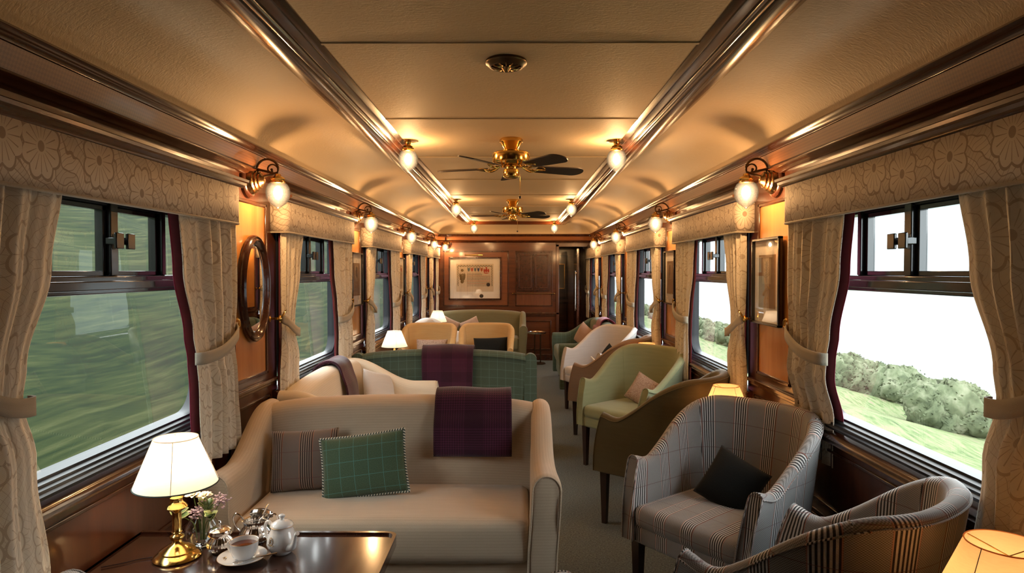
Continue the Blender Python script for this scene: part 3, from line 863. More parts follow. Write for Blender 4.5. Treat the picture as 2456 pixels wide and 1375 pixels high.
# ------------------------------------------------------------------ pictures and mirror
def side_frame(s, y, z, w, h, name, label, cat, fw=.014, fm='black', mat_w=.07):
    r = thing(name, label, cat, (s*WX, y, z))
    f = MB()
    x0, x1 = sorted((-s*.016, -s*.038))
    for (a0, a1, b0, b1) in ((-w/2, w/2, -h/2, -h/2+fw), (-w/2, w/2, h/2-fw, h/2), (-w/2, -w/2+fw, -h/2, h/2), (w/2-fw, w/2, -h/2, h/2)): f.box(x0, x1, a0, a1, b0, b1)
    build('frame', f, fm, r, bevel=.003)
    build('mount', MB().box(*sorted((-s*.016, -s*.022)), -w/2+.005, w/2-.005, -h/2+.005, h/2-.005), 'paper', r)
    iw, ih = w/2-mat_w, h/2-mat_w*1.2
    pr = build('print', MB().box(*sorted((-s*.020, -s*.0235)), -iw, iw, -ih, ih), wood('old_print', (.20, .12, .06), (.34, .22, .12), rough=.7, coat=0, sc=.6), r)
    b = MB().box(*sorted((-s*.0235, -s*.0245)), -iw*.55, iw*.55, -ih*.1, ih*.85)
    build('print_plate', b, plain('print_plate', (.36, .26, .16), .8), pr)
    tr = MB(); random.seed(int(y*10))
    tr.tube([(-s*.0248, 0, -ih*.05), (-s*.0248, .004, ih*.3), (-s*.0248, -.002, ih*.75)], .0018, 5)
    for q in range(14):
        zz = ih*(.1+.045*q); sg = (-1)**q; tr.tube([(-s*.0248, 0, zz), (-s*.0248, sg*iw*.35*(1-q/22), zz+ih*.12)], .001, 4)
    build('drawn_tree', tr, 'legwood', pr)
    build('pane', MB().box(*sorted((-s*.028, -s*.0285)), -w/2+fw, w/2-fw, -h/2+fw, h/2-fw), 'pglass', r, smooth=False)
    return r
side_frame(1, 3.20, 1.395, .35, .43, 'picture', 'narrow framed tree print with white mount on the near right pier', 'picture')
side_frame(1, 5.20, 1.395, .35, .43, 'picture', 'second framed print along the right wall, between the curtains', 'picture')
side_frame(-1, 5.20, 1.38, .35, .43, 'picture', 'framed print with white mount on the second left pier', 'picture')
side_frame(-1, 7.23, 1.38, .35, .43, 'picture', 'farther small framed print on the third left pier', 'picture')

mr = thing('oval_mirror', 'oval mirror in a dark moulded frame on the near left pier', 'mirror', (-WX, 3.165, 1.36))
def oval(a, b, x, n=56): return [(x, a*math.cos(2*PI*k/n), b*math.sin(2*PI*k/n)) for k in range(n)]
P = [oval(.172, .262, .014), oval(.172, .262, .030), oval(.164, .254, .040), oval(.156, .246, .036), oval(.148, .238, .044), oval(.140, .230, .040), oval(.134, .224, .028), oval(.128, .218, .022)]
build('frame', MB().grid(P, cv=True, flip=True), 'mahog_dk', mr, ang=50)
P = [oval(.130, .220, .020), oval(.118, .208, .024), [(.024, 0, 0)]*56]
build('mirror_glass', MB().grid(P, cv=True, flip=True), 'mirror', mr, smooth=False)

ce = thing('framed_certificate', 'large framed illuminated certificate with crests on the end wall', 'framed certificate', (-.635, YE, 1.33))
f = MB(); W2, H2 = .425, .345
for (a0, a1, b0, b1) in ((-W2, W2, -H2, -H2+.022), (-W2, W2, H2-.022, H2), (-W2, -W2+.022, -H2, H2), (W2-.022, W2, -H2, H2)): f.box(a0, a1, -.04, -.014, b0, b1)
build('frame', f, 'mahog_dk', ce, bevel=.004)
build('mount', MB().box(-W2+.01, W2-.01, -.020, -.014, -H2+.01, H2-.01), 'paper', ce)
sheet = build('sheet', MB().box(-.30, .30, -.0215, -.020, -.215, .235), 'cardpaper', ce)
def dots(name, mb, c): return build(name, mb, plain(name+'_ink', c, .8, var=.1), sheet, smooth=False)
yd = -.0225
bd = MB(); random.seed(3)
def blob(mb, x, z, w_, h_, n=7, j=.3):
    mb.tri([(x+w_*math.cos(2*PI*k/n)*(1+j*(random.random()-.5)), yd-.0004*random.random(), z+h_*math.sin(2*PI*k/n)*(1+j*(random.random()-.5))) for k in range(n)][::-1])
for k in range(46): x = lerp(-.27, .27, k/45); blob(bd, x, .20+.006*math.sin(k*1.7), .007, .008)
for k in range(26):
    z = lerp(-.12, .19, k/25); blob(bd, -.275+.004*math.sin(k*2), z, .006, .008); blob(bd, .275+.004*math.sin(k*2), z, .006, .008)
dots('border', bd, (.13, .12, .07))
cols = [(.10, .16, .18), (.42, .07, .03), (.12, .15, .16), (.07, .07, .14), (.35, .10, .04)]
for k in range(5):
    sh = MB(); x = -.10+.052*k
    sh.tri([(x-.018, yd, .165), (x-.018, yd, .135), (x, yd, .105), (x+.018, yd, .135), (x+.018, yd, .165), (x, yd, .158)][::-1]) if 0 else sh.tri([(x-.018, yd, .165), (x-.018, yd, .135), (x, yd, .105), (x+.018, yd, .135), (x+.018, yd, .165)])
    blob(sh, x-.016, .172, .008, .007); blob(sh, x+.016, .172, .008, .007)
    dots('crest', sh, cols[k])
ar = MB(); blob(ar, .185, .13, .022, .032, 9); blob(ar, .150, .125, .014, .036, 8, .6); blob(ar, .220, .125, .014, .036, 8, .6); blob(ar, .185, .172, .016, .012, 7, .5); blob(ar, .185, .085, .04, .008, 8)
dots('red_arms', ar, (.40, .05, .03))
bdg = MB(); blob(bdg, -.205, .13, .022, .024, 12, .1); blob(bdg, -.205, .02, .045, .060, 10, .3); blob(bdg, -.245, .05, .012, .04, 6, .6); blob(bdg, -.165, .05, .012, .04, 6, .6); blob(bdg, -.205, -.05, .03, .03, 7)
dots('badge', bdg, (.16, .11, .04))
b2 = MB(); blob(b2, -.205, .03, .022, .03, 8, .1); yd -= .0006; dots('badge_centre', b2, (.45, .36, .22)); yd += .0006
tx = MB(); rd = MB()
for k in range(17):
    z = .078-.0125*k; x = -.125
    while x < .25:
        l = .006+random.random()*.02
        if k < 3 and x+l > .12: break
        (rd if k in (3, 9, 10, 13) else tx).box(x, min(x+l, .25), yd, yd+.001, z-.0028, z+.0028); x += l+.004
dots('text', tx, (.22, .18, .13)); dots('red_text', rd, (.45, .16, .08))
se = MB().lathe([(0, -.006), (.026, -.005), (.030, 0)], (.215, yd, -.10), 20, 'y', 1); se.lathe([(0, -.006), (.030, -.005), (.034, 0)], (.105, yd+.004, -.285), 20, 'y', 1)
build('wax_seal', se, 'legwood', ce)
build('pane', MB().box(-W2+.02, W2-.02, -.032, -.0315, -H2+.02, H2-.02), 'pglass', ce, smooth=False)
pl = MB().tube([(-.16, -.07, .375), (.13, -.07, .375)], .012, 12)
pl.tube([(-.01, -.06, .375), (-.01, -.01, .36)], .006)
tag(build('picture_light', pl, 'brass'), 'slim brass picture light above the certificate', 'picture light').location = (-.635, YE, 1.33)

pc = thing('picture', 'pale framed picture on the wall at the end of the corridor', 'picture', (.845, 12.4, 1.35))
build('mount', MB().box(-.11, .11, -.02, -.005, -.23, .23), 'paper', pc)
f = MB(); fm_end(f, -.12, .12, -.24, .24, -.005, .016, .022); build('frame', f, 'gold', pc, bevel=.002)
build('print', MB().box(-.05, -.01, -.022, -.02, -.05, .09), 'legwood', pc)

# ------------------------------------------------------------------ seating
def arm_ring(x0, x1, zb, zt, y, s, n=5, dy=0):
    # upright slab section with a rounded top; x0 inner, x1 outer
    r = abs(x1-x0)/2; c = (x0+x1)/2
    K = 7; pts = []
    for k in range(K): pts.append((x1, y, lerp(zb, zt-r, k/(K-1))))
    for k in range(1, 2*n): a = PI*k/(2*n); pts.append((c+(x1-c)*math.cos(a), y, zt-r+r*math.sin(a)))
    for k in range(K): pts.append((x0, y, lerp(zt-r, zb, k/(K-1))))
    return pts
def make_sofa(label, mat, loc, rz, W=1.40, D=.60, back=.85, arm=.64, name='sofa', pipe=None, group='two seat sofas'):
    r = thing(name, label, 'sofa', loc, rz, group)
    h = W/2; d = D/2; pipe = pipe or mat
    build('base', MB().rbox(-h+.09, h-.09, -d+.03, d-.03, .09, .31, .02), mat, r)
    st = MB().rbox(-h+.105, h-.105, -d-.005, .17, .27, .455, .045, puff=(0, .006, .018))
    build('seat_cushion', st, mat, r, ang=60)
    # back
    P = []; N = 30; bx = h-.085
    xs_ = [lerp(-bx, bx, k/N) for k in range(N+1)]
    for x in xs_:
        zt = back-.028*(x/bx)**2-.01*(abs(x)/bx)**8
        row = []
        K = 9
        for k in range(K):
            z = lerp(.25, zt-.055, k/(K-1)); row.append((x, d-.02+.02*sstep(.2, .85, z)+0, z))
        yo = d; yi = d-.14
        for k in range(1, 12):
            a = PI*k/12; cy = (yo+yi)/2+.01; row.append((x, cy+(.075)*math.cos(a), zt-.055+.055*math.sin(a)))
        for k in range(K):
            z = lerp(zt-.055, .25, k/(K-1)); row.append((x, lerp(d-.175, d-.135, sstep(.3, .85, z))-.012*math.cos(x/bx*PI/2)*math.sin(PI*k/K), z))
        P.append(row)
    L = [0]
    for k in range(1, len(P[0])): L.append(L[-1]+(Vector(P[N//2][k])-Vector(P[N//2][k-1])).length)
    build('backrest', MB().grid(P, cap=True, uv=lambda i, j: (xs_[i], L[min(j, len(L)-1)])), mat, r, ang=60)
    for s in (-1, 1):
        P = []; NY = 26
        for k in range(NY+1):
            q = k/NY; y = lerp(d-.005, -d, q)
            zt = lerp(back-.03, arm, sstep(.10, .78, q))+.012*sstep(.85, 1, q)*0
            flare = .018*sstep(.5, 1, q)
            th = lerp(.095, .12, sstep(.3, 1, q))
            rg = arm_ring(s*(h-th), s*(h+.0), .07, zt, y, s)
            rg = [(px+s*flare*sstep(.25, .6, pz), py-(.012*sstep(.3, .5, pz)*(1-sstep(.5, .66, pz)) if k == NY else 0), pz) for px, py, pz in rg]
            if k == NY:
                c = (s*(h-.06), 0, .36)
            P.append(rg)
        # rounded front edge
        last = P[-1]; cx = sum(p[0] for p in last)/len(last); czz = .36
        P.append([(lerp(p[0], cx, .07), p[1]-.008, p[2]-.006 if p[2] > .3 else p[2]) for p in last])
        P.append([(lerp(p[0], cx, .22), p[1]-.012, p[2]-.014 if p[2] > .3 else p[2]) for p in last])
        Ls = [0]
        for k in range(1, len(P[0])): Ls.append(Ls[-1]+(Vector(P[10][k])-Vector(P[10][k-1])).length)
        a_ = build('arm', MB().grid(P, cap=True, uv=lambda i, j: (P[min(i, len(P)-1)][0][1], Ls[min(j, len(Ls)-1)]), flip=s < 0), mat, r, ang=60)
        build('piping', MB().tube([(p[0], p[1]-.003, p[2]+.001) for p in P[-3+1]], .0035, 6), pipe, a_)
        for sy in (-1, 1):
            build('foot', MB().lathe([(.016, 0), (.022, .06), (.024, .09)], (s*(h-.10), sy*(d-.08), 0), 12), 'legwood', r)
    return r

def make_tub(label, mat, loc, rz, arm=.64, back=.875, hw=.285, name='tub_chair', group='tub armchairs', arms_len=1.0, leg=True):
    r = thing(name, label, 'armchair', loc, rz, group)
    yf, y0, yb = -.235, .0, .25; zb = .305; th = .055
    half = []
    for k in range(9): half.append((-hw, lerp(yf, y0, k/9)))
    for k in range(17):
        a = PI/2*k/16; e = 2/2.7
        half.append((-hw*math.cos(a)**e if k < 16 else 0, y0+(yb-y0)*math.sin(a)**e))
    path = half+[(-x, y) for x, y in half[-2::-1]]
    # resample evenly
    L = [0]
    for k in range(1, len(path)): L.append(L[-1]+math.dist(path[k], path[k-1]))
    T = L[-1]; N = 64; pp = []
    for q in range(N+1):
        t = T*q/N; k = 1
        while k < len(L)-1 and L[k] < t: k += 1
        f_ = (t-L[k-1])/(L[k]-L[k-1]); pp.append((lerp(path[k-1][0], path[k][0], f_), lerp(path[k-1][1], path[k][1], f_)))
    nor = []
    for q in range(N+1):
        a = pp[max(0, q-2)]; b = pp[min(N, q+2)]; dx, dy = b[0]-a[0], b[1]-a[1]; l = math.hypot(dx, dy); nor.append((-dy/l, dx/l))
    P = []; U = []; tops = []
    for q in range(N+1):
        f_ = 1-abs(2*q/N-1)        # 0 at arm tips, 1 at back centre
        zt = lerp(arm, back, sstep(.10, .72, f_))+.008*math.exp(-(f_/.05)**2)-.012*math.exp(-((f_-.13)/.08)**2)
        fr = max(0, 1-f_/.16)
        ln_ = lerp(.035, .07, sstep(.3, 1, f_))
        px, py = pp[q]; nx, ny = nor[q]
        def P3(off, z):
            t = (z-zb)/(back-zb)
            o = off+ln_*max(0, t)**1.25
            bow = -.065*(1-min(1, max(0, (z-zb)/(arm-zb)))**2)*fr
            taper = 1-.05*(1-min(1, max(0, t)))
            return (px*taper+nx*o, py+ny*o+bow, z)
        row = []; K = 10; rr = th/2
        for k in range(K): row.append(P3(rr, lerp(zb, zt-rr, k/(K-1))))
        for k in range(1, 8): a = PI*k/8; row.append(P3(rr*math.cos(a), zt-rr+rr*math.sin(a)))
        for k in range(K): row.append(P3(-rr, lerp(zt-rr, zb, k/(K-1))))
        P.append(row); tops.append((P3(rr+.001, zt-rr*.75)))
    LV = [0]
    for k in range(1, len(P[0])): LV.append(P[N//2][k][2])
    def uvf(i, j):
        i = min(i, N); j = min(j, len(P[0])-1)
        return (T*i/N-T/2, P[i][j][2])
    sh = build('shell', MB().grid(P, cap=True, uv=uvf), mat, r, ang=60)
    ou = MB().tube(tops, .003, 6)
    for e in (0, N): ou.tube([(p[0], p[1]-.002, p[2]) for p in P[e]], .003, 6)
    # upright seams where arms meet the back
    for q in (int(N*.30), int(N*.70)): ou.tube([(lerp(p[0], P[q][0][0], -.002), p[1], p[2]) for p in P[q][11:]], .0022, 5)
    build('piping', ou, mat, sh)
    build('seat_rail', MB().rbox(-hw+.0, hw-.0, yf-.045, .24, .29, .375, .022), mat, r, ang=60)
    build('seat_cushion', MB().rbox(-hw+.03, hw-.03, yf-.055, .225, .36, .455, .035, puff=(0, .004, .014)), mat, r, ang=60)
    for sx in (-1, 1):
        for yy, t_ in ((yf-.015, 0), (.20, .05)):
            x = sx*(hw-.03); tt = .021; tb = .013
            Pq = []
            for z, w_ in ((0, tb), (.30, tt)):
                oy = yy+(t_ if z == 0 else 0); Pq.append([(x-w_, oy-w_, z), (x+w_, oy-w_, z), (x+w_, oy+w_, z), (x-w_, oy+w_, z)])
            build('leg', MB().grid(Pq, cv=True, cap=True), 'legwood', r, smooth=False)
    return r

# left side and end sofas
make_sofa('beige striped two seat sofa in the foreground facing the viewer', 'beige', (-.515, 2.85, 0), 0, back=.855)
make_sofa('cream two seat sofa with its back to the left windows, behind the beige one', 'cream', (-.89, 4.02, 0), R(90), W=1.38, D=.66, arm=.655)
make_sofa('green checked tweed sofa seen from behind, with a purple throw over its back', 'greencheck', (-.52, 5.16, 0), R(180), back=.855)
make_sofa('pale cream sofa against the left wall beyond the golden chairs', 'palecream', (-.89, 8.10, 0), R(90), W=1.28, D=.62)
make_sofa('olive velvet sofa against the end wall under the certificate', 'olive', (-.53, 9.86, 0), 0, W=1.42)
make_sofa('green tweed sofa against the right wall with a magenta throw and pink cushion', 'greencheck', (.87, 8.26, 0), R(-90), W=1.5, D=.64, arm=.60, back=.84)
make_sofa('grey plaid sofa at the bottom edge, facing away from the viewer', 'plaid', (-.515, 1.41, 0), R(180), D=.60, arm=.645)

def face(dx, dy): return math.atan2(dx, -dy)      # rotation that turns local -Y to (dx,dy)
make_tub('grey plaid tub chair in the bottom right corner seen from behind', 'plaid', (.885, 1.84, 0), face(-.618, .787))
make_tub('grey plaid tub chair with red lines and a black cushion', 'plaid', (.898, 2.70, 0), face(-.80, -.60), back=.865)
make_tub('dark olive brown tub chair behind the plaid one, turned away', 'darkolive', (.885, 3.75, 0), face(-.80, .60))
make_tub('sage green tub chair holding a speckled cushion', 'green', (.90, 4.775, 0), face(-.77, -.636))
make_tub('taupe tub chair turned away behind the sage green one', 'taupe', (.895, 5.80, 0), face(-.86, .50))
make_tub('pale grey tub chair with a small dark cushion', 'greycloth', (.90, 6.68, 0), face(-.88, -.48))
make_tub('golden tub chair with a speckled cushion, left one of the pair', 'gold_cloth', (-.895, 6.76, 0), 0, hw=.238, back=.885, arm=.66)
make_tub('golden tub chair with a black cushion, right one of the pair', 'gold_cloth', (-.285, 6.76, 0), 0, hw=.238, back=.885, arm=.66)

# ------------------------------------------------------------------ cushions and throws
def make_cushion(label, mat, loc, rot, w, h, t=.10, pipe=None, name='cushion', fringe=False):
    r = thing(name, label, 'cushion', loc); r.rotation_euler = rot
    N = 20
    def sf(i, j, sg):
        u, v_ = 2*i/N-1, 2*j/N-1
        e = (1-abs(u)**2.6)*(1-abs(v_)**2.6)
        pin = .05
        x = u*w/2*(1-pin*(1-abs(v_)**2)*0-pin*(abs(u)**3)*(1-v_*v_)*.9); z = v_*h/2*(1-pin*(abs(v_)**3)*(1-u*u)*1.0)
        return (x, sg*(t/2*max(0, e)**.55+.002), z)
    mb = MB()
    for sg in (-1, 1):
        mb.grid([[sf(i, j, sg) for j in range(N+1)] for i in range(N+1)], uv=lambda i, j: ((i/N)*w, (j/N)*h), flip=sg < 0)
    o = build('cover', mb, mat, r, ang=70); weld(o, .005)
    if pipe:
        pts = [sf(i, 0, 0) for i in range(N)]+[sf(N, j, 0) for j in range(N)]+[sf(i, N, 0) for i in range(N, 0, -1)]+[sf(0, j, 0) for j in range(N, 0, -1)]
        dense = []
        for k in range(len(pts)):
            a, b = Vector(pts[k]), Vector(pts[(k+1) % len(pts)])
            dense += [a, a.lerp(b, .5)]
        build('piping', MB().tube(dense, .0055, 8, closed=True, uvs=True), pipe, r)
    return r
tcd = NT('twisted_cord'); x_ = tcd.xyz(tcd.coord(True)); kk = tcd.band(tcd.m('ADD', x_[0], tcd.m('MULTIPLY', x_[1], .6)), .012, 0, .5)
M['cord'] = tcd.fin(tcd.mix(kk, (.60, .55, .45), (.03, .05, .04)), .8)
make_cushion('brown striped tweed cushion in the left corner of the beige sofa', 'plaid_c', (-.93, 2.90, .595), (R(-14), R(-2), R(6)), .30, .27, .10)
make_cushion('green checked cushion with twisted cord edging on the beige sofa', tweed_check('cushion_check', (.035, .065, .035), (.085, .125, .075), (.10, .32, .31), .062), (-.645, 2.82, .595), (R(-18), R(-7), R(3)), .375, .27, .11, 'cord')
make_cushion('black cushion in the plaid tub chair', 'blackcloth', (.935, 2.73, .545), (R(-26), R(24), face(-.80, -.60)+.25), .235, .235, .11)
make_cushion('speckled cushion in the sage green chair', 'leopard', (.98, 4.79, .55), (R(-24), R(24), face(-.77, -.636)+.2), .25, .22, .10)
make_cushion('small dark cushion in the pale grey chair', 'blackcloth', (.99, 6.72, .55), (R(-20), R(30), face(-.88, -.48)), .22, .22, .09)
make_cushion('speckled cushion in the left golden chair', 'leopard', (-.86, 6.80, .62), (R(-12), 0, 0), .33, .22, .10)
make_cushion('black cushion in the right golden chair', 'blackcloth', (-.24, 6.80, .62), (R(-14), R(-2), 0), .36, .26, .11)
make_cushion('pale cushion against the far arm of the cream sofa', 'palecream', (-.93, 4.50, .60), (R(-20), R(16), R(60)), .30, .30, .11)
make_cushion('pink cushion in the far corner of the green sofa on the right', 'pinkcloth', (.94, 8.62, .58), (R(-22), R(18), R(-70)), .40, .28, .12)
make_cushion('left speckled cushion on the olive sofa', 'leopard', (-1.0, 9.86, .59), (R(-14), R(25), 0), .28, .28, .10)
make_cushion('right speckled cushion on the olive sofa', 'leopard', (-.66, 9.86, .58), (R(-14), R(-24), 0), .30, .28, .10)
make_cushion('pale cushion on the green sofa at the right, by its near arm', 'pinkcloth', (1.0, 7.85, .56), (R(-20), R(10), R(-100)), .26, .24, .10)

def make_throw(label, loc, rz, W, prof, mat='purple', th=.022, name='throw_blanket', skew=0):
    # prof: (y,z) polyline over the sofa back, in the sofa's own direction
    r = tag(bpy.data.objects.new(name, None), label, 'throw blanket', 'purple throws over the sofa backs'); COL.objects.link(r); r.location = loc; r.rotation_euler = (0, 0, rz)
    # smooth the polyline
    pts = []
    for k in range(len(prof)-1):
        p0 = prof[max(0, k-1)]; p1 = prof[k]; p2 = prof[k+1]; p3 = prof[min(len(prof)-1, k+2)]
        for q in range(6):
            t = q/6
            pts.append(tuple(.5*((2*p1[i])+(-p0[i]+p2[i])*t+(2*p0[i]-5*p1[i]+4*p2[i]-p3[i])*t*t+(-p0[i]+3*p1[i]-3*p2[i]+p3[i])*t**3) for i in (0, 1)))
    pts.append(prof[-1])
    L = [0]
    for k in range(1, len(pts)): L.append(L[-1]+math.dist(pts[k], pts[k-1]))
    for lay in (0, 1):
        N = 24; P = []
        Wl = W-(.02 if lay else 0)
        for i in range(N+1):
            u = i/N-.5; row = []
            for k, (y, z) in enumerate(pts):
                t = L[k]/L[-1]
                a = pts[max(0, k-1)]; b = pts[min(len(pts)-1, k+1)]; dx, dz = b[0]-a[0], b[1]-a[1]; l = math.hypot(dx, dz) or 1
                nx, nz = -dz/l, dx/l
                if lay: o = .004
                else: o = .013+.0035*math.sin(7*u+5*t)
                zo = -.012*math.sin(6*u+1)*(1-2*abs(t-.5))*0
                row.append((u*Wl*(1+.03*math.sin(3*t+1))+skew*(t-.5), y+nx*o, z+nz*o+(0.010 if lay and k > len(pts)-4 else 0)))
            P.append(row)
        build('top_fold' if lay == 0 else 'under_fold', MB().grid(P, uv=lambda i, j: ((i/N-.5)*Wl, L[min(j, len(L)-1)]), flip=True), mat, r, solid=.010)
    return r
# profiles go from the seat side over the top to the rear side, clockwise
def over(d, top, zf, zb_, cl=.008):
    yf = d-.165-cl
    return [(yf-.012, zf), (yf-.004, (zf+top)/2), (yf+.024, top-.07), (yf+.055, top-.008+cl), (d-.06, top+.012+cl), (d-.005+cl, top-.012), (d+.018+cl, top-.06), (d+.020+cl, (zb_+top)/2), (d+.022+cl, zb_)]
make_throw('folded purple plaid throw hanging over the back of the beige sofa', (-.178, 2.85, 0), 0, .35, over(.30, .853, .595, .72))
make_throw('purple plaid throw folded over the back of the green tweed sofa', (-.49, 5.16, 0), R(180), .38, over(.30, .85, .70, .50))
make_throw('purple throw lying over the back of the cream sofa under the window', (-.89, 4.17, 0), R(90), .25, over(.33, .846, .52, .74))
make_throw('magenta throw draped over the back of the green sofa on the right', (.87, 8.0, 0), R(-90), .34, over(.32, .835, .66, .70), mat=fabric('magenta_cloth', (.16, .03, .07), (.24, .05, .11)))

# ------------------------------------------------------------------ tables
ZTB = .545
tt = thing('tea_table', 'dark wooden table with a raised rim carrying the tea things and lamp', 'table', (-.83, 1.99, 0))
def clipped(x0, x1, y0, y1, c):
    pts = [(x0, y0), (x1-c, y0)]
    for k in range(7): a = R(-90+90*k/6); pts.append((x1-c+c*math.cos(a), y0+c+c*math.sin(a)))
    for k in range(7): a = R(90*k/6); pts.append((x1-c+c*math.cos(a), y1-c+c*math.sin(a)))
    pts += [(x0, y1)]
    return pts
ol = clipped(-.435, .445, -.205, .215, .035)
il = clipped(-.435, .433, -.193, .203, .028)
M['tabletop'] = wood('table_wood', (.032, .012, .008), (.060, .024, .014), rough=.16, coat=.6, axis='x')
build('tabletop', MB().grid([[(x, y, ZTB-.03) for x, y in ol], [(x, y, ZTB-.001) for x, y in ol]], cv=True, cap=True), 'tabletop', tt, ang=30)
build('rim', MB().grid([[(x, y, ZTB-.002) for x, y in ol], [(x, y, ZTB+.007) for x, y in ol], [(x, y, ZTB+.007) for x, y in il], [(x, y, ZTB-.001) for x, y in il]], cv=True), 'mahog_dk', tt, ang=30)
for x in (-.36, .34):
    build('leg', MB().lathe([(.03, 0), (.02, .03), (.018, .4), (.03, ZTB-.03)], (x, 0, 0), 16), 'legwood', tt)
    build('foot', MB().rbox(x-.03, x+.03, -.17, .17, 0, .03, .01), 'legwood', tt)

def make_table(label, loc, w, d, z, legs=4, name='side_table'):
    r = thing(name, label, 'table', loc)
    build('tabletop', MB().rbox(-w/2, w/2, -d/2, d/2, z-.028, z, .01), 'tabletop', r)
    for sx in (-1, 1):
        for sy in (-1, 1):
            x, y = sx*(w/2-.03), sy*(d/2-.03)
            build('leg', MB().grid([[(x-a, y-a, zz), (x+a, y-a, zz), (x+a, y+a, zz), (x-a, y+a, zz)] for zz, a in ((0, .011), (z-.028, .018))], cv=True, cap=True), 'legwood', r, smooth=False)
    return r
make_table('table with a white lamp between the green sofa and the golden chairs', (-.92, 5.98, 0), .62, .42, .51)
make_table('lamp table in the far left corner beside the olive sofa', (-1.03, 9.0, 0), .34, .34, .50)
make_table('lamp table at the right wall in the bottom right corner', (1.03, 1.24, 0), .36, .40, .50)
make_table('lamp table behind the plaid tub chair at the right wall', (1.10, 3.29, 0), .22, .22, .485)
make_table('small table between the olive brown and sage green chairs by the window', (1.12, 4.20, 0), .22, .26, .60)
make_table('lamp table behind the sage green chair at the right wall', (1.10, 5.29, 0), .22, .22, .48)

rt = thing('drinks_table', 'small round metal topped table with two thin posts beside the olive sofa', 'side table', (.35, 10.1, 0))
build('tabletop', MB().lathe([(0, .475), (.145, .475), (.152, .485), (.152, .50), (.146, .502), (.140, .494), (0, .494)], (0, 0, 0), 40), 'silver', rt)
for x in (-.03, .06): build('post', MB().tube([(x, 0, .01), (x, 0, .48)], .010, 12), 'bronze', rt)
build('base', MB().lathe([(0, 0), (.12, 0), (.12, .012), (.10, .02), (0, .022)], (.02, 0, 0), 32), 'bronze', rt)

cd = thing('menu_card', 'folded white card standing on the small table between the chairs', 'card', (1.10, 4.20, .60))
build('card', MB().grid([[(-.06, -.035, 0), (.06, -.035, 0)], [(-.06, 0, .075), (.06, 0, .075)], [(-.06, .035, 0), (.06, .035, 0)]]), 'paper', cd, smooth=False, solid=.002)
mg = thing('magazine', 'white booklet leaning inside the pale grey tub chair', 'booklet', (.84, 6.52, .50)); mg.rotation_euler = (R(20), R(60), .5)
build('cover', MB().box(-.07, .07, -.10, .10, -.004, .004), 'paper', mg, bevel=.001)

# ------------------------------------------------------------------ table lamps
LB = [(0, 0), (.069, 0), (.071, .004), (.066, .010), (.056, .016), (.050, .020), (.052, .024), (.040, .032), (.030, .038), (.016, .046), (.013, .054), (.019, .058), (.022, .064), (.020, .070), (.013, .074), (.012, .078), (.016, .081), (.013, .085), (.0135, .142), (.016, .148), (.028, .154), (.032, .160), (.026, .168), (.018, .176), (.017, .186), (.020, .190), (.014, .196), (.010, .205), (.009, .235), (.007, .24)]
def make_lamp(label, loc, shade='shade', sc=1.0, watts=LAMP, trim=True):
    r = thing('table_lamp', label, 'table lamp', loc, 0, 'brass table lamps')
    k = sc
    build('lamp_base', MB().lathe([(a*k, b*k) for a, b in LB], (0, 0, 0), 40), 'brass', r, ang=50)
    rb, rt, z0, z1 = .122*k, .064*k, .232*k, .378*k
    prof = [(lerp(rb, rt, q/8), lerp(z0, z1, q/8)) for q in range(9)]
    sh = build('lamp_shade', MB().lathe(prof, (0, 0, 0), 48, caps=False), shade, r, ang=80)
    for (rr, zz) in ((rb, z0), (rt, z1)):
        build('shade_trim', MB().tube([(rr*math.cos(2*PI*q/48), rr*math.sin(2*PI*q/48), zz) for q in range(48)], .0022 if zz == z0 else .0015, 6, closed=True), 'shadetrim' if (trim and zz == z0) else shade, sh)
    sm_ = MB()
    for q in range(4):
        a = R(200+90*q); sm_.tube([((rb+.0005)*math.cos(a), (rb+.0005)*math.sin(a), z0), ((rt+.0005)*math.cos(a), (rt+.0005)*math.sin(a), z1)], .0009, 5)
    build('shade_seam', sm_, 'tie', sh)
    sp = MB()
    for q in range(3):
        a = 2*PI*q/3; sp.tube([(.006, 0, z1-.025), (rt*math.cos(a), rt*math.sin(a), z1-.004)], .0012, 5)
    build('shade_carrier', sp, 'brass', r)
    build('bulb', MB().lathe([(0, .032), (.012, .028), (.022, .012), (.023, 0), (.014, -.018), (.010, -.03), (0, -.03)], (0, 0, .285*k), 16), 'bulb', r)
    bulb_light(r, (0, 0, .285*k), watts, WLAMP, r=.024)
    return r
l1 = make_lamp('brass table lamp with white shade on the tea table', (-1.047, 2.017, ZTB), watts=LAMP*1.25)
build('flex', MB().tube([(-.06, -.01, .004), (-.10, -.02, .003), (-.14, -.05, .003), (-.19, -.08, .003)], .002, 6), 'legwood', l1)
make_lamp('white shaded table lamp beside the golden chairs', (-1.11, 6.03, .51), sc=1.0)
make_lamp('white shaded table lamp in the far left corner by the certificate wall', (-1.06, 8.98, .50), sc=1.05)
make_lamp('golden shaded lamp in the bottom right corner', (.985, 1.27, .50), 'shade_o', 1.08, watts=LAMP*.7)
make_lamp('cream shaded lamp behind the plaid chair back', (1.09, 3.29, .485), 'shade_o', 1.0)
make_lamp('small cream shaded lamp behind the sage green chair', (1.09, 5.29, .48), 'shade_o', 1.0)

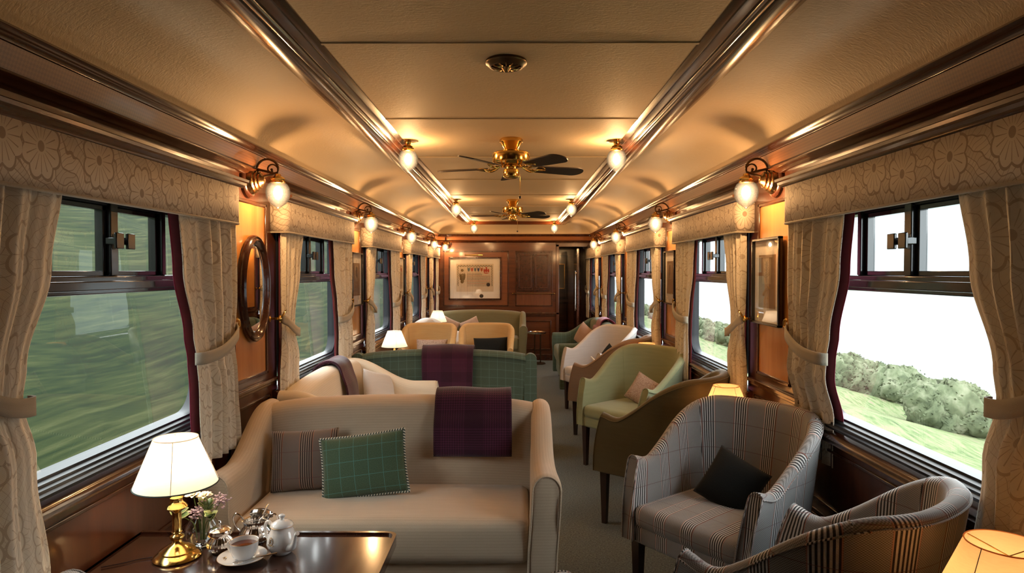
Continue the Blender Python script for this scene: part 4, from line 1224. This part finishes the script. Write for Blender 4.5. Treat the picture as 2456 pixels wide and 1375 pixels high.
# ------------------------------------------------------------------ tea things
def emblem(mb, c, ax, ay, r):
    c, ax, ay = Vector(c), Vector(ax), Vector(ay)
    def ring(cx, cy, rx, ry, n=20): return [c+ax*(cx+rx*math.cos(2*PI*k/n))+ay*(cy+ry*math.sin(2*PI*k/n)) for k in range(n)]
    mb.tube(ring(0, 0, r*.72, r), r*.09, 5, closed=True)
    mb.tube([c+ax*(r*x)+ay*(r*y) for x, y in ((-.25, -.5), (-.25, .5), (.2, .3), (-.2, .05), (.25, -.5))], r*.08, 5)
    mb.tube([c+ax*(r*x)+ay*(r*y) for x, y in ((-1.1, -1.0), (-.6, -1.35), (0, -1.1), (.6, -1.35), (1.1, -1.0))], r*.10, 5)
    mb.tube([c+ax*(r*x)+ay*(r*y) for x, y in ((-.3, 1.05), (0, 1.3), (.3, 1.05))], r*.08, 5)
Z = ZTB
# saucer, cup, tea, spoon
sa = thing('saucer', 'white china saucer with gilt crest under the teacup', 'saucer', (-.83, 1.990, Z))
build('dish', MB().lathe([(0, .002), (.026, .001), (.030, .004), (.050, .007), (.072, .016), (.073, .018), (.050, .010), (.030, .0065), (0, .006)], (0, 0, 0), 48), 'china', sa)
build('gilt_rim', MB().tube([(.0728*math.cos(2*PI*k/48), .0728*math.sin(2*PI*k/48), .0175) for k in range(48)], .0007, 5, closed=True), 'gold', sa)
em = MB(); emblem(em, (-.052, -.012, .0115), (1, -.1, -.15), (.1, 1, .1), .0085); build('crest', em, 'gold', sa)
cu = thing('teacup', 'white china cup of black tea with a gilt rim', 'teacup', (-.826, 1.994, Z+.006))
prof = [(0, .0), (.022, 0), (.024, .004), (.034, .012), (.041, .028), (.043, .052), (.0435, .056), (.0415, .055), (.039, .030), (.032, .014), (.020, .008), (0, .007)]
build('cup_body', MB().lathe(prof, (0, 0, 0), 44), 'china', cu)
build('tea', MB().lathe([(0, .043), (.0405, .043)], (0, 0, 0), 40, caps=False), 'tea', cu)
build('gilt_rim', MB().tube([(.0432*math.cos(2*PI*k/48), .0432*math.sin(2*PI*k/48), .0562) for k in range(48)], .0007, 5, closed=True), 'gold', cu)
hd = [(-.041, .010, .046), (-.052, .016, .048), (-.060, .019, .038), (-.057, .018, .024), (-.047, .013, .014), (-.036, .008, .014)]
build('handle', MB().tube(hd, .0032, 8), 'china', cu)
so = thing('teaspoon', 'silver teaspoon lying across the saucer', 'teaspoon', (-.792, 1.955, Z+.019)); so.rotation_euler = (0, R(-2), R(24))
build('spoon_handle', MB().tube([(-.02, 0, .0), (.02, 0, .003), (.06, 0, .004), (.078, 0, .004)], [.0012, .0014, .0020, .0030], 8), 'silver', so)
build('spoon_bowl', MB().grid([[(-.034+.016*math.cos(2*PI*k/20)*q, .010*math.sin(2*PI*k/20)*q, -.004+.004*q*q) for k in range(20)] for q in (.02, .4, .7, 1)], cv=True), 'silver', so, solid=.001)
# white teapot
tp = thing('teapot', 'small white china teapot with gilt crest at the right of the tea things', 'teapot', (-.728, 2.050, Z))
bd_ = [(0, .0), (.026, 0), (.030, .003), (.041, .016), (.0475, .034), (.045, .054), (.037, .070), (.033, .080), (.034, .086), (.0355, .089), (.031, .087), (0, .086)]
build('pot_body', MB().lathe(bd_, (0, 0, 0), 44), 'china', tp)
ld = build('lid', MB().lathe([(.036, .087), (.036, .090), (.032, .096), (.018, .104), (.008, .107), (.006, .111), (.010, .116), (.010, .121), (.006, .124), (0, .125)], (0, 0, 0), 40), 'china', tp)
build('gilt_rim', MB().tube([(.0362*math.cos(2*PI*k/40), .0362*math.sin(2*PI*k/40), .0885) for k in range(40)], .0008, 5, closed=True), 'gold', tp)
build('spout', MB().tube([(.030, -.026, .028), (.046, -.036, .034), (.054, -.040, .052), (.058, -.043, .072), (.066, -.048, .082)], [.014, .011, .0075, .0058, .0068], 12), 'china', tp)
build('handle', MB().tube([(-.034, .010, .080), (-.046, .016, .094), (-.058, .020, .088), (-.062, .022, .066), (-.055, .018, .044), (-.043, .012, .034)], .0048, 10), 'china', tp)
em = MB(); emblem(em, (-.020, -.0415, .052), (.9, -.42, 0), (0, .12, 1), .010); build('crest', em, 'gold', tp)
# silver sugar bowl with lid
sb = thing('sugar_bowl', 'lidded fluted silver bowl beside the lamp on the tea table', 'sugar bowl', (-.928, 2.052, Z))
build('bowl', MB().lathe([(0, 0), (.022, 0), (.024, .004), (.034, .012), (.040, .026), (.036, .040), (.026, .050), (.025, .056), (.030, .062)], (0, 0, 0), 96, flute=.022, nf=24), 'silver', sb, ang=70)
ld = build('lid', MB().lathe([(.037, .060), (.038, .064), (.034, .074), (.020, .081), (.004, .083)], (0, 0, 0), 40), 'silver', sb)
build('knob', MB().lathe([(.003, .082), (.002, .090), (.005, .096), (.003, .102), (0, .103)], (0, 0, 0), 14), 'silver', ld)
# silver two-handled pot with tongs
sp2 = thing('silver_pot', 'open two handled fluted silver pot behind the teacup', 'silver pot', (-.845, 2.130, Z))
build('bowl', MB().lathe([(0, 0), (.030, 0), (.032, .004), (.046, .014), (.052, .030), (.046, .044), (.037, .054), (.036, .066), (.042, .076), (.040, .076), (.034, .064), (.034, .055), (.044, .042), (0, .02)], (0, 0, 0), 96, flute=.016, nf=26), 'silver', sp2, ang=70)
for s in (-1, 1):
    build('handle', MB().tube([(s*.038, 0, .070), (s*.050, 0, .090), (s*.066, 0, .094), (s*.074, 0, .076), (s*.064, 0, .050), (s*.046, 0, .030)], .0028, 8), 'silver', sp2)
build('lid', MB().lathe([(.038, .0), (.036, .010), (.022, .018), (0, .020)], (0, 0, 0), 32).xf(Matrix.Translation((.012, .02, .082)) @ Matrix.Rotation(R(-35), 4, 'X')), 'silver', sp2)
tg = thing('sugar_tongs', 'slim silver tongs standing in the silver pot', 'tongs', (-.838, 2.12, Z+.055)); tg.rotation_euler = (R(0), R(28), 0)
for q in (-1, 1): build('arm', MB().tube([(0, q*.002, 0), (0, q*.007, .05), (0, q*.004, .088)], [.0016, .0024, .0018], 6), 'silver', tg)
# vase and flowers
va = thing('bud_vase', 'round clear glass vase behind the brass lamp', 'vase', (-1.015, 2.115, Z))
vg = NT('clear_glass'); vg.b.inputs['Transmission Weight'].default_value = 1; vg.b.inputs['IOR'].default_value = 1.45; M['clear'] = vg.fin((.95, .97, .96), .0)
build('glass_body', MB().lathe([(0, .003), (.030, 0), (.048, .018), (.055, .045), (.050, .068), (.038, .086), (.034, .094), (.032, .094), (.036, .085), (.047, .067), (.052, .045), (.046, .020), (.028, .006), (0, .006)], (0, 0, 0), 44), 'clear', va)
random.seed(11)
M['leafg'] = plain('leaf_green', (.10, .16, .04), .5, var=.3); M['leafy'] = plain('leaf_cream_edge', (.42, .45, .18), .5, var=.3)
M['petalw'] = plain('white_petal', (.80, .72, .55), .6); M['petall'] = plain('lilac_petal', (.42, .30, .34), .7, var=.3)
def leaf_mesh(mb, p, d, L, w_):
    p = Vector(p); d = Vector(d).normalized(); side = d.cross(Vector((0, -.6, .8))).normalized(); up = side.cross(d)
    P = []
    for k in range(7):
        t = k/6; ww = w_*math.sin(PI*min(1, t*.92+.04))
        c = p+d*L*t+up*(-.25*L*t*t); P.append([c-side*ww+up*.2*ww, c, c+side*ww+up*.2*ww])
    mb.grid(P)
def flower(label, top, kind):
    r = thing({'w': 'white_flower', 'l': 'lilac_sprig', 'g': 'leaf_sprig'}[kind], label, {'w': 'flower', 'l': 'flower', 'g': 'foliage'}[kind], (-1.015, 2.115, Z))
    top = Vector(top)
    build('stem', MB().tube([(top.x*.2, top.y*.2, .02), (top.x*.35, top.y*.35, .07), tuple(top*.9), tuple(top)], .0016, 6), 'leafg', r)
    if kind == 'w':
        mb = MB()
        for q in range(26):
            a = q*2.4; e = R(85-q*3.0); rr = .006+.0006*q
            d = Vector((math.cos(a)*math.cos(e), math.sin(a)*math.cos(e), math.sin(e)))
            leaf_mesh(mb, top+d*rr*.3, d, .012+.0004*q, .006)
        build('petals', mb, 'petalw', r, solid=.0006)
    elif kind == 'l':
        mb = MB()
        for q in range(80):
            c = top+Vector((random.gauss(0, .011), random.gauss(0, .010), random.gauss(0, .010)))
            mb.lathe([(0, -.0035), (.003, -.001), (.0034, .001), (0, .0035)], c, 6)
        build('florets', mb, 'petall', r)
    else:
        mb = MB(); m2 = MB()
        for q in range(7):
            a = random.random()*6.28; d = Vector((math.cos(a), math.sin(a), .5+random.random()))
            leaf_mesh(mb, top*(.8+.03*q), d, .034, .010); leaf_mesh(m2, top*(.8+.03*q)+Vector((0, -.0006, -.0012)), d, .037, .0125)
        l_ = build('leaves', mb, 'leafg', r, solid=.0005); build('leaf_edges', m2, 'leafy', r, solid=.0004)
flower('cream white flower, left one above the glass vase', (-.012, -.03, .170), 'w')
flower('cream white flower, right one above the glass vase', (.022, -.025, .166), 'w')
flower('lilac sprig leaning right out of the vase', (.066, -.012, .148), 'l')
flower('darker lilac sprig low in the middle of the vase', (.000, -.032, .118), 'l')
flower('variegated leaf sprig on the right of the vase', (.045, -.020, .105), 'g')
flower('variegated leaf sprig in the centre of the vase', (.018, .006, .135), 'g')
flower('yellow green leaf sprig hanging left behind the lamp stem', (-.085, -.005, .108), 'g')

# ------------------------------------------------------------------ outside
def terrain(xs_, zf, y0, y1, ny, seed, amp):
    random.seed(seed); P = []
    for x in xs_:
        P.append([(x, lerp(y0, y1, k/ny), zf(x)+amp*min(1, abs(x)/12)*math.sin(k*1.7+x*.31)*math.cos(k*.6-x*.5)) for k in range(ny+1)])
    return P
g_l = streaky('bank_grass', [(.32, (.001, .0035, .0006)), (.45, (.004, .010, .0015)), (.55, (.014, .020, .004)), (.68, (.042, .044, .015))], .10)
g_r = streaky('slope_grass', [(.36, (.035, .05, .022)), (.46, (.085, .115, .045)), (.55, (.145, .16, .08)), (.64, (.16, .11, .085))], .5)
xl = [-2.2, -3, -4.5, -6, -8, -11, -15, -20, -28, -40, -60]
def zl(x):
    a = -x
    return -1.1 if a < 3 else -1.1+(a-3)*.52
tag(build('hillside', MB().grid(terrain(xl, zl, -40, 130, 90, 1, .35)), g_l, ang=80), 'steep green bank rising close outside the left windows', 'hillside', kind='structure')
xr = [2.2, 3, 5, 7, 9, 12, 15, 18, 22, 30, 45]
def zr(x):
    if x < 3: return -1.1
    if x < 18: return -1.0-.215*(x-3)
    return -4.23-.5*(x-18)
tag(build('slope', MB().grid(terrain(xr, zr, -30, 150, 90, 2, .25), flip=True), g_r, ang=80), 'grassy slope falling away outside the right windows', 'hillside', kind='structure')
wt = plain('loch_water', (.145, .156, .16), .6, spec=.1, var=.06, sc=.02)  # the reflected sky is put into the water's pale diffuse colour
tag(build('loch', MB().box(20, 900, -400, 1500, -19, -18.5), wt), 'pale loch beyond the bushes on the right', 'lake', kind='structure')
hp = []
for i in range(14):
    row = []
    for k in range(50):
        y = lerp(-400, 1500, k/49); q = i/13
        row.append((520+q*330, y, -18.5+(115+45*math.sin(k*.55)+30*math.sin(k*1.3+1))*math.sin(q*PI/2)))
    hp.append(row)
tag(build('far_hill', MB().grid(hp, flip=True), plain('far_hill', (.165, .186, .19), .95, var=.1, sc=.01), ang=80), 'far hills across the loch, painted pale with haze', 'hill', kind='structure')  # distance haze is put into the hills' pale grey-blue colour

# bushes with leafy, lumpy crowns
fo = NT('bush_leaves'); nn = fo.noise(fo.coord(), 2.2, 5, .65); M['bush'] = fo.fin(fo.ramp(nn, [(.32, (.05, .06, .034)), (.5, (.10, .115, .065)), (.68, (.17, .175, .115))]), .95, spec=.1)
def make_bush(seed):
    random.seed(seed); mb = MB()
    lumps = [(0, 0, .75, .8)]+[(random.uniform(-.7, .7), random.uniform(-.7, .7), random.uniform(.4, 1.1), random.uniform(.22, .5)) for _ in range(16)]
    for (cx, cy, cz_, rr) in lumps:
        ph = random.random()*6; P = []
        for i in range(13):
            t = PI*i/12; row = []
            for k in range(20):
                a = 2*PI*k/20; q = rr*(1+.13*math.sin(5*a+ph)*math.sin(4*t+ph)+.10*math.sin(11*a-ph+7*t)+random.uniform(-.05, .05))
                row.append((cx+q*math.sin(t)*math.cos(a), cy+q*math.sin(t)*math.sin(a), cz_-q*math.cos(t)))
            P.append(row)
        mb.grid(P, cv=True)
    lv = MB()
    for _ in range(2200):
        (cx, cy, cz_, rr) = random.choice(lumps); a = random.random()*2*PI; t = math.acos(random.uniform(-.3, 1)); q = rr*random.uniform(.95, 1.14)
        c = Vector((cx+q*math.sin(t)*math.cos(a), cy+q*math.sin(t)*math.sin(a), cz_+q*math.cos(t))); u = Vector((random.gauss(0, 1), random.gauss(0, 1), random.gauss(0, 1))).normalized()*.045; w_ = u.cross(Vector((random.random(), random.random(), random.random()))).normalized()*.035
        lv.tri([c-u, c-w_, c+u, c+w_])
    return mb, lv
protos = []
random.seed(21)
spots = []
for k in range(46):
    y = -2+k*1.75+random.uniform(-.15, .15); x = 12.2+3.4*(k % 2)+random.uniform(-.2, .2)+(.03*y); spots.append((x, y, random.uniform(.92, 1.12)))
for i, (x, y, sc) in enumerate(spots):
    if i < 4:
        r = thing('bush', 'round leafy bush among those on the slope outside the right windows', 'bush', (0, 0, 0), 0, 'bushes on the slope outside')
        a, b = make_bush(40+i); build('crown', a, 'bush', r, ang=80); build('leaves', b, 'bush', r, smooth=False)
        protos.append(r)
    else:
        r = dup(protos[i % 4], (0, 0, 0), 0, 'round leafy bush among those on the slope outside the right windows')
    r.location = (x, y, zr(x)-.35); r.rotation_euler = (0, 0, random.random()*6.28); r.scale = (sc, sc, sc*.95)
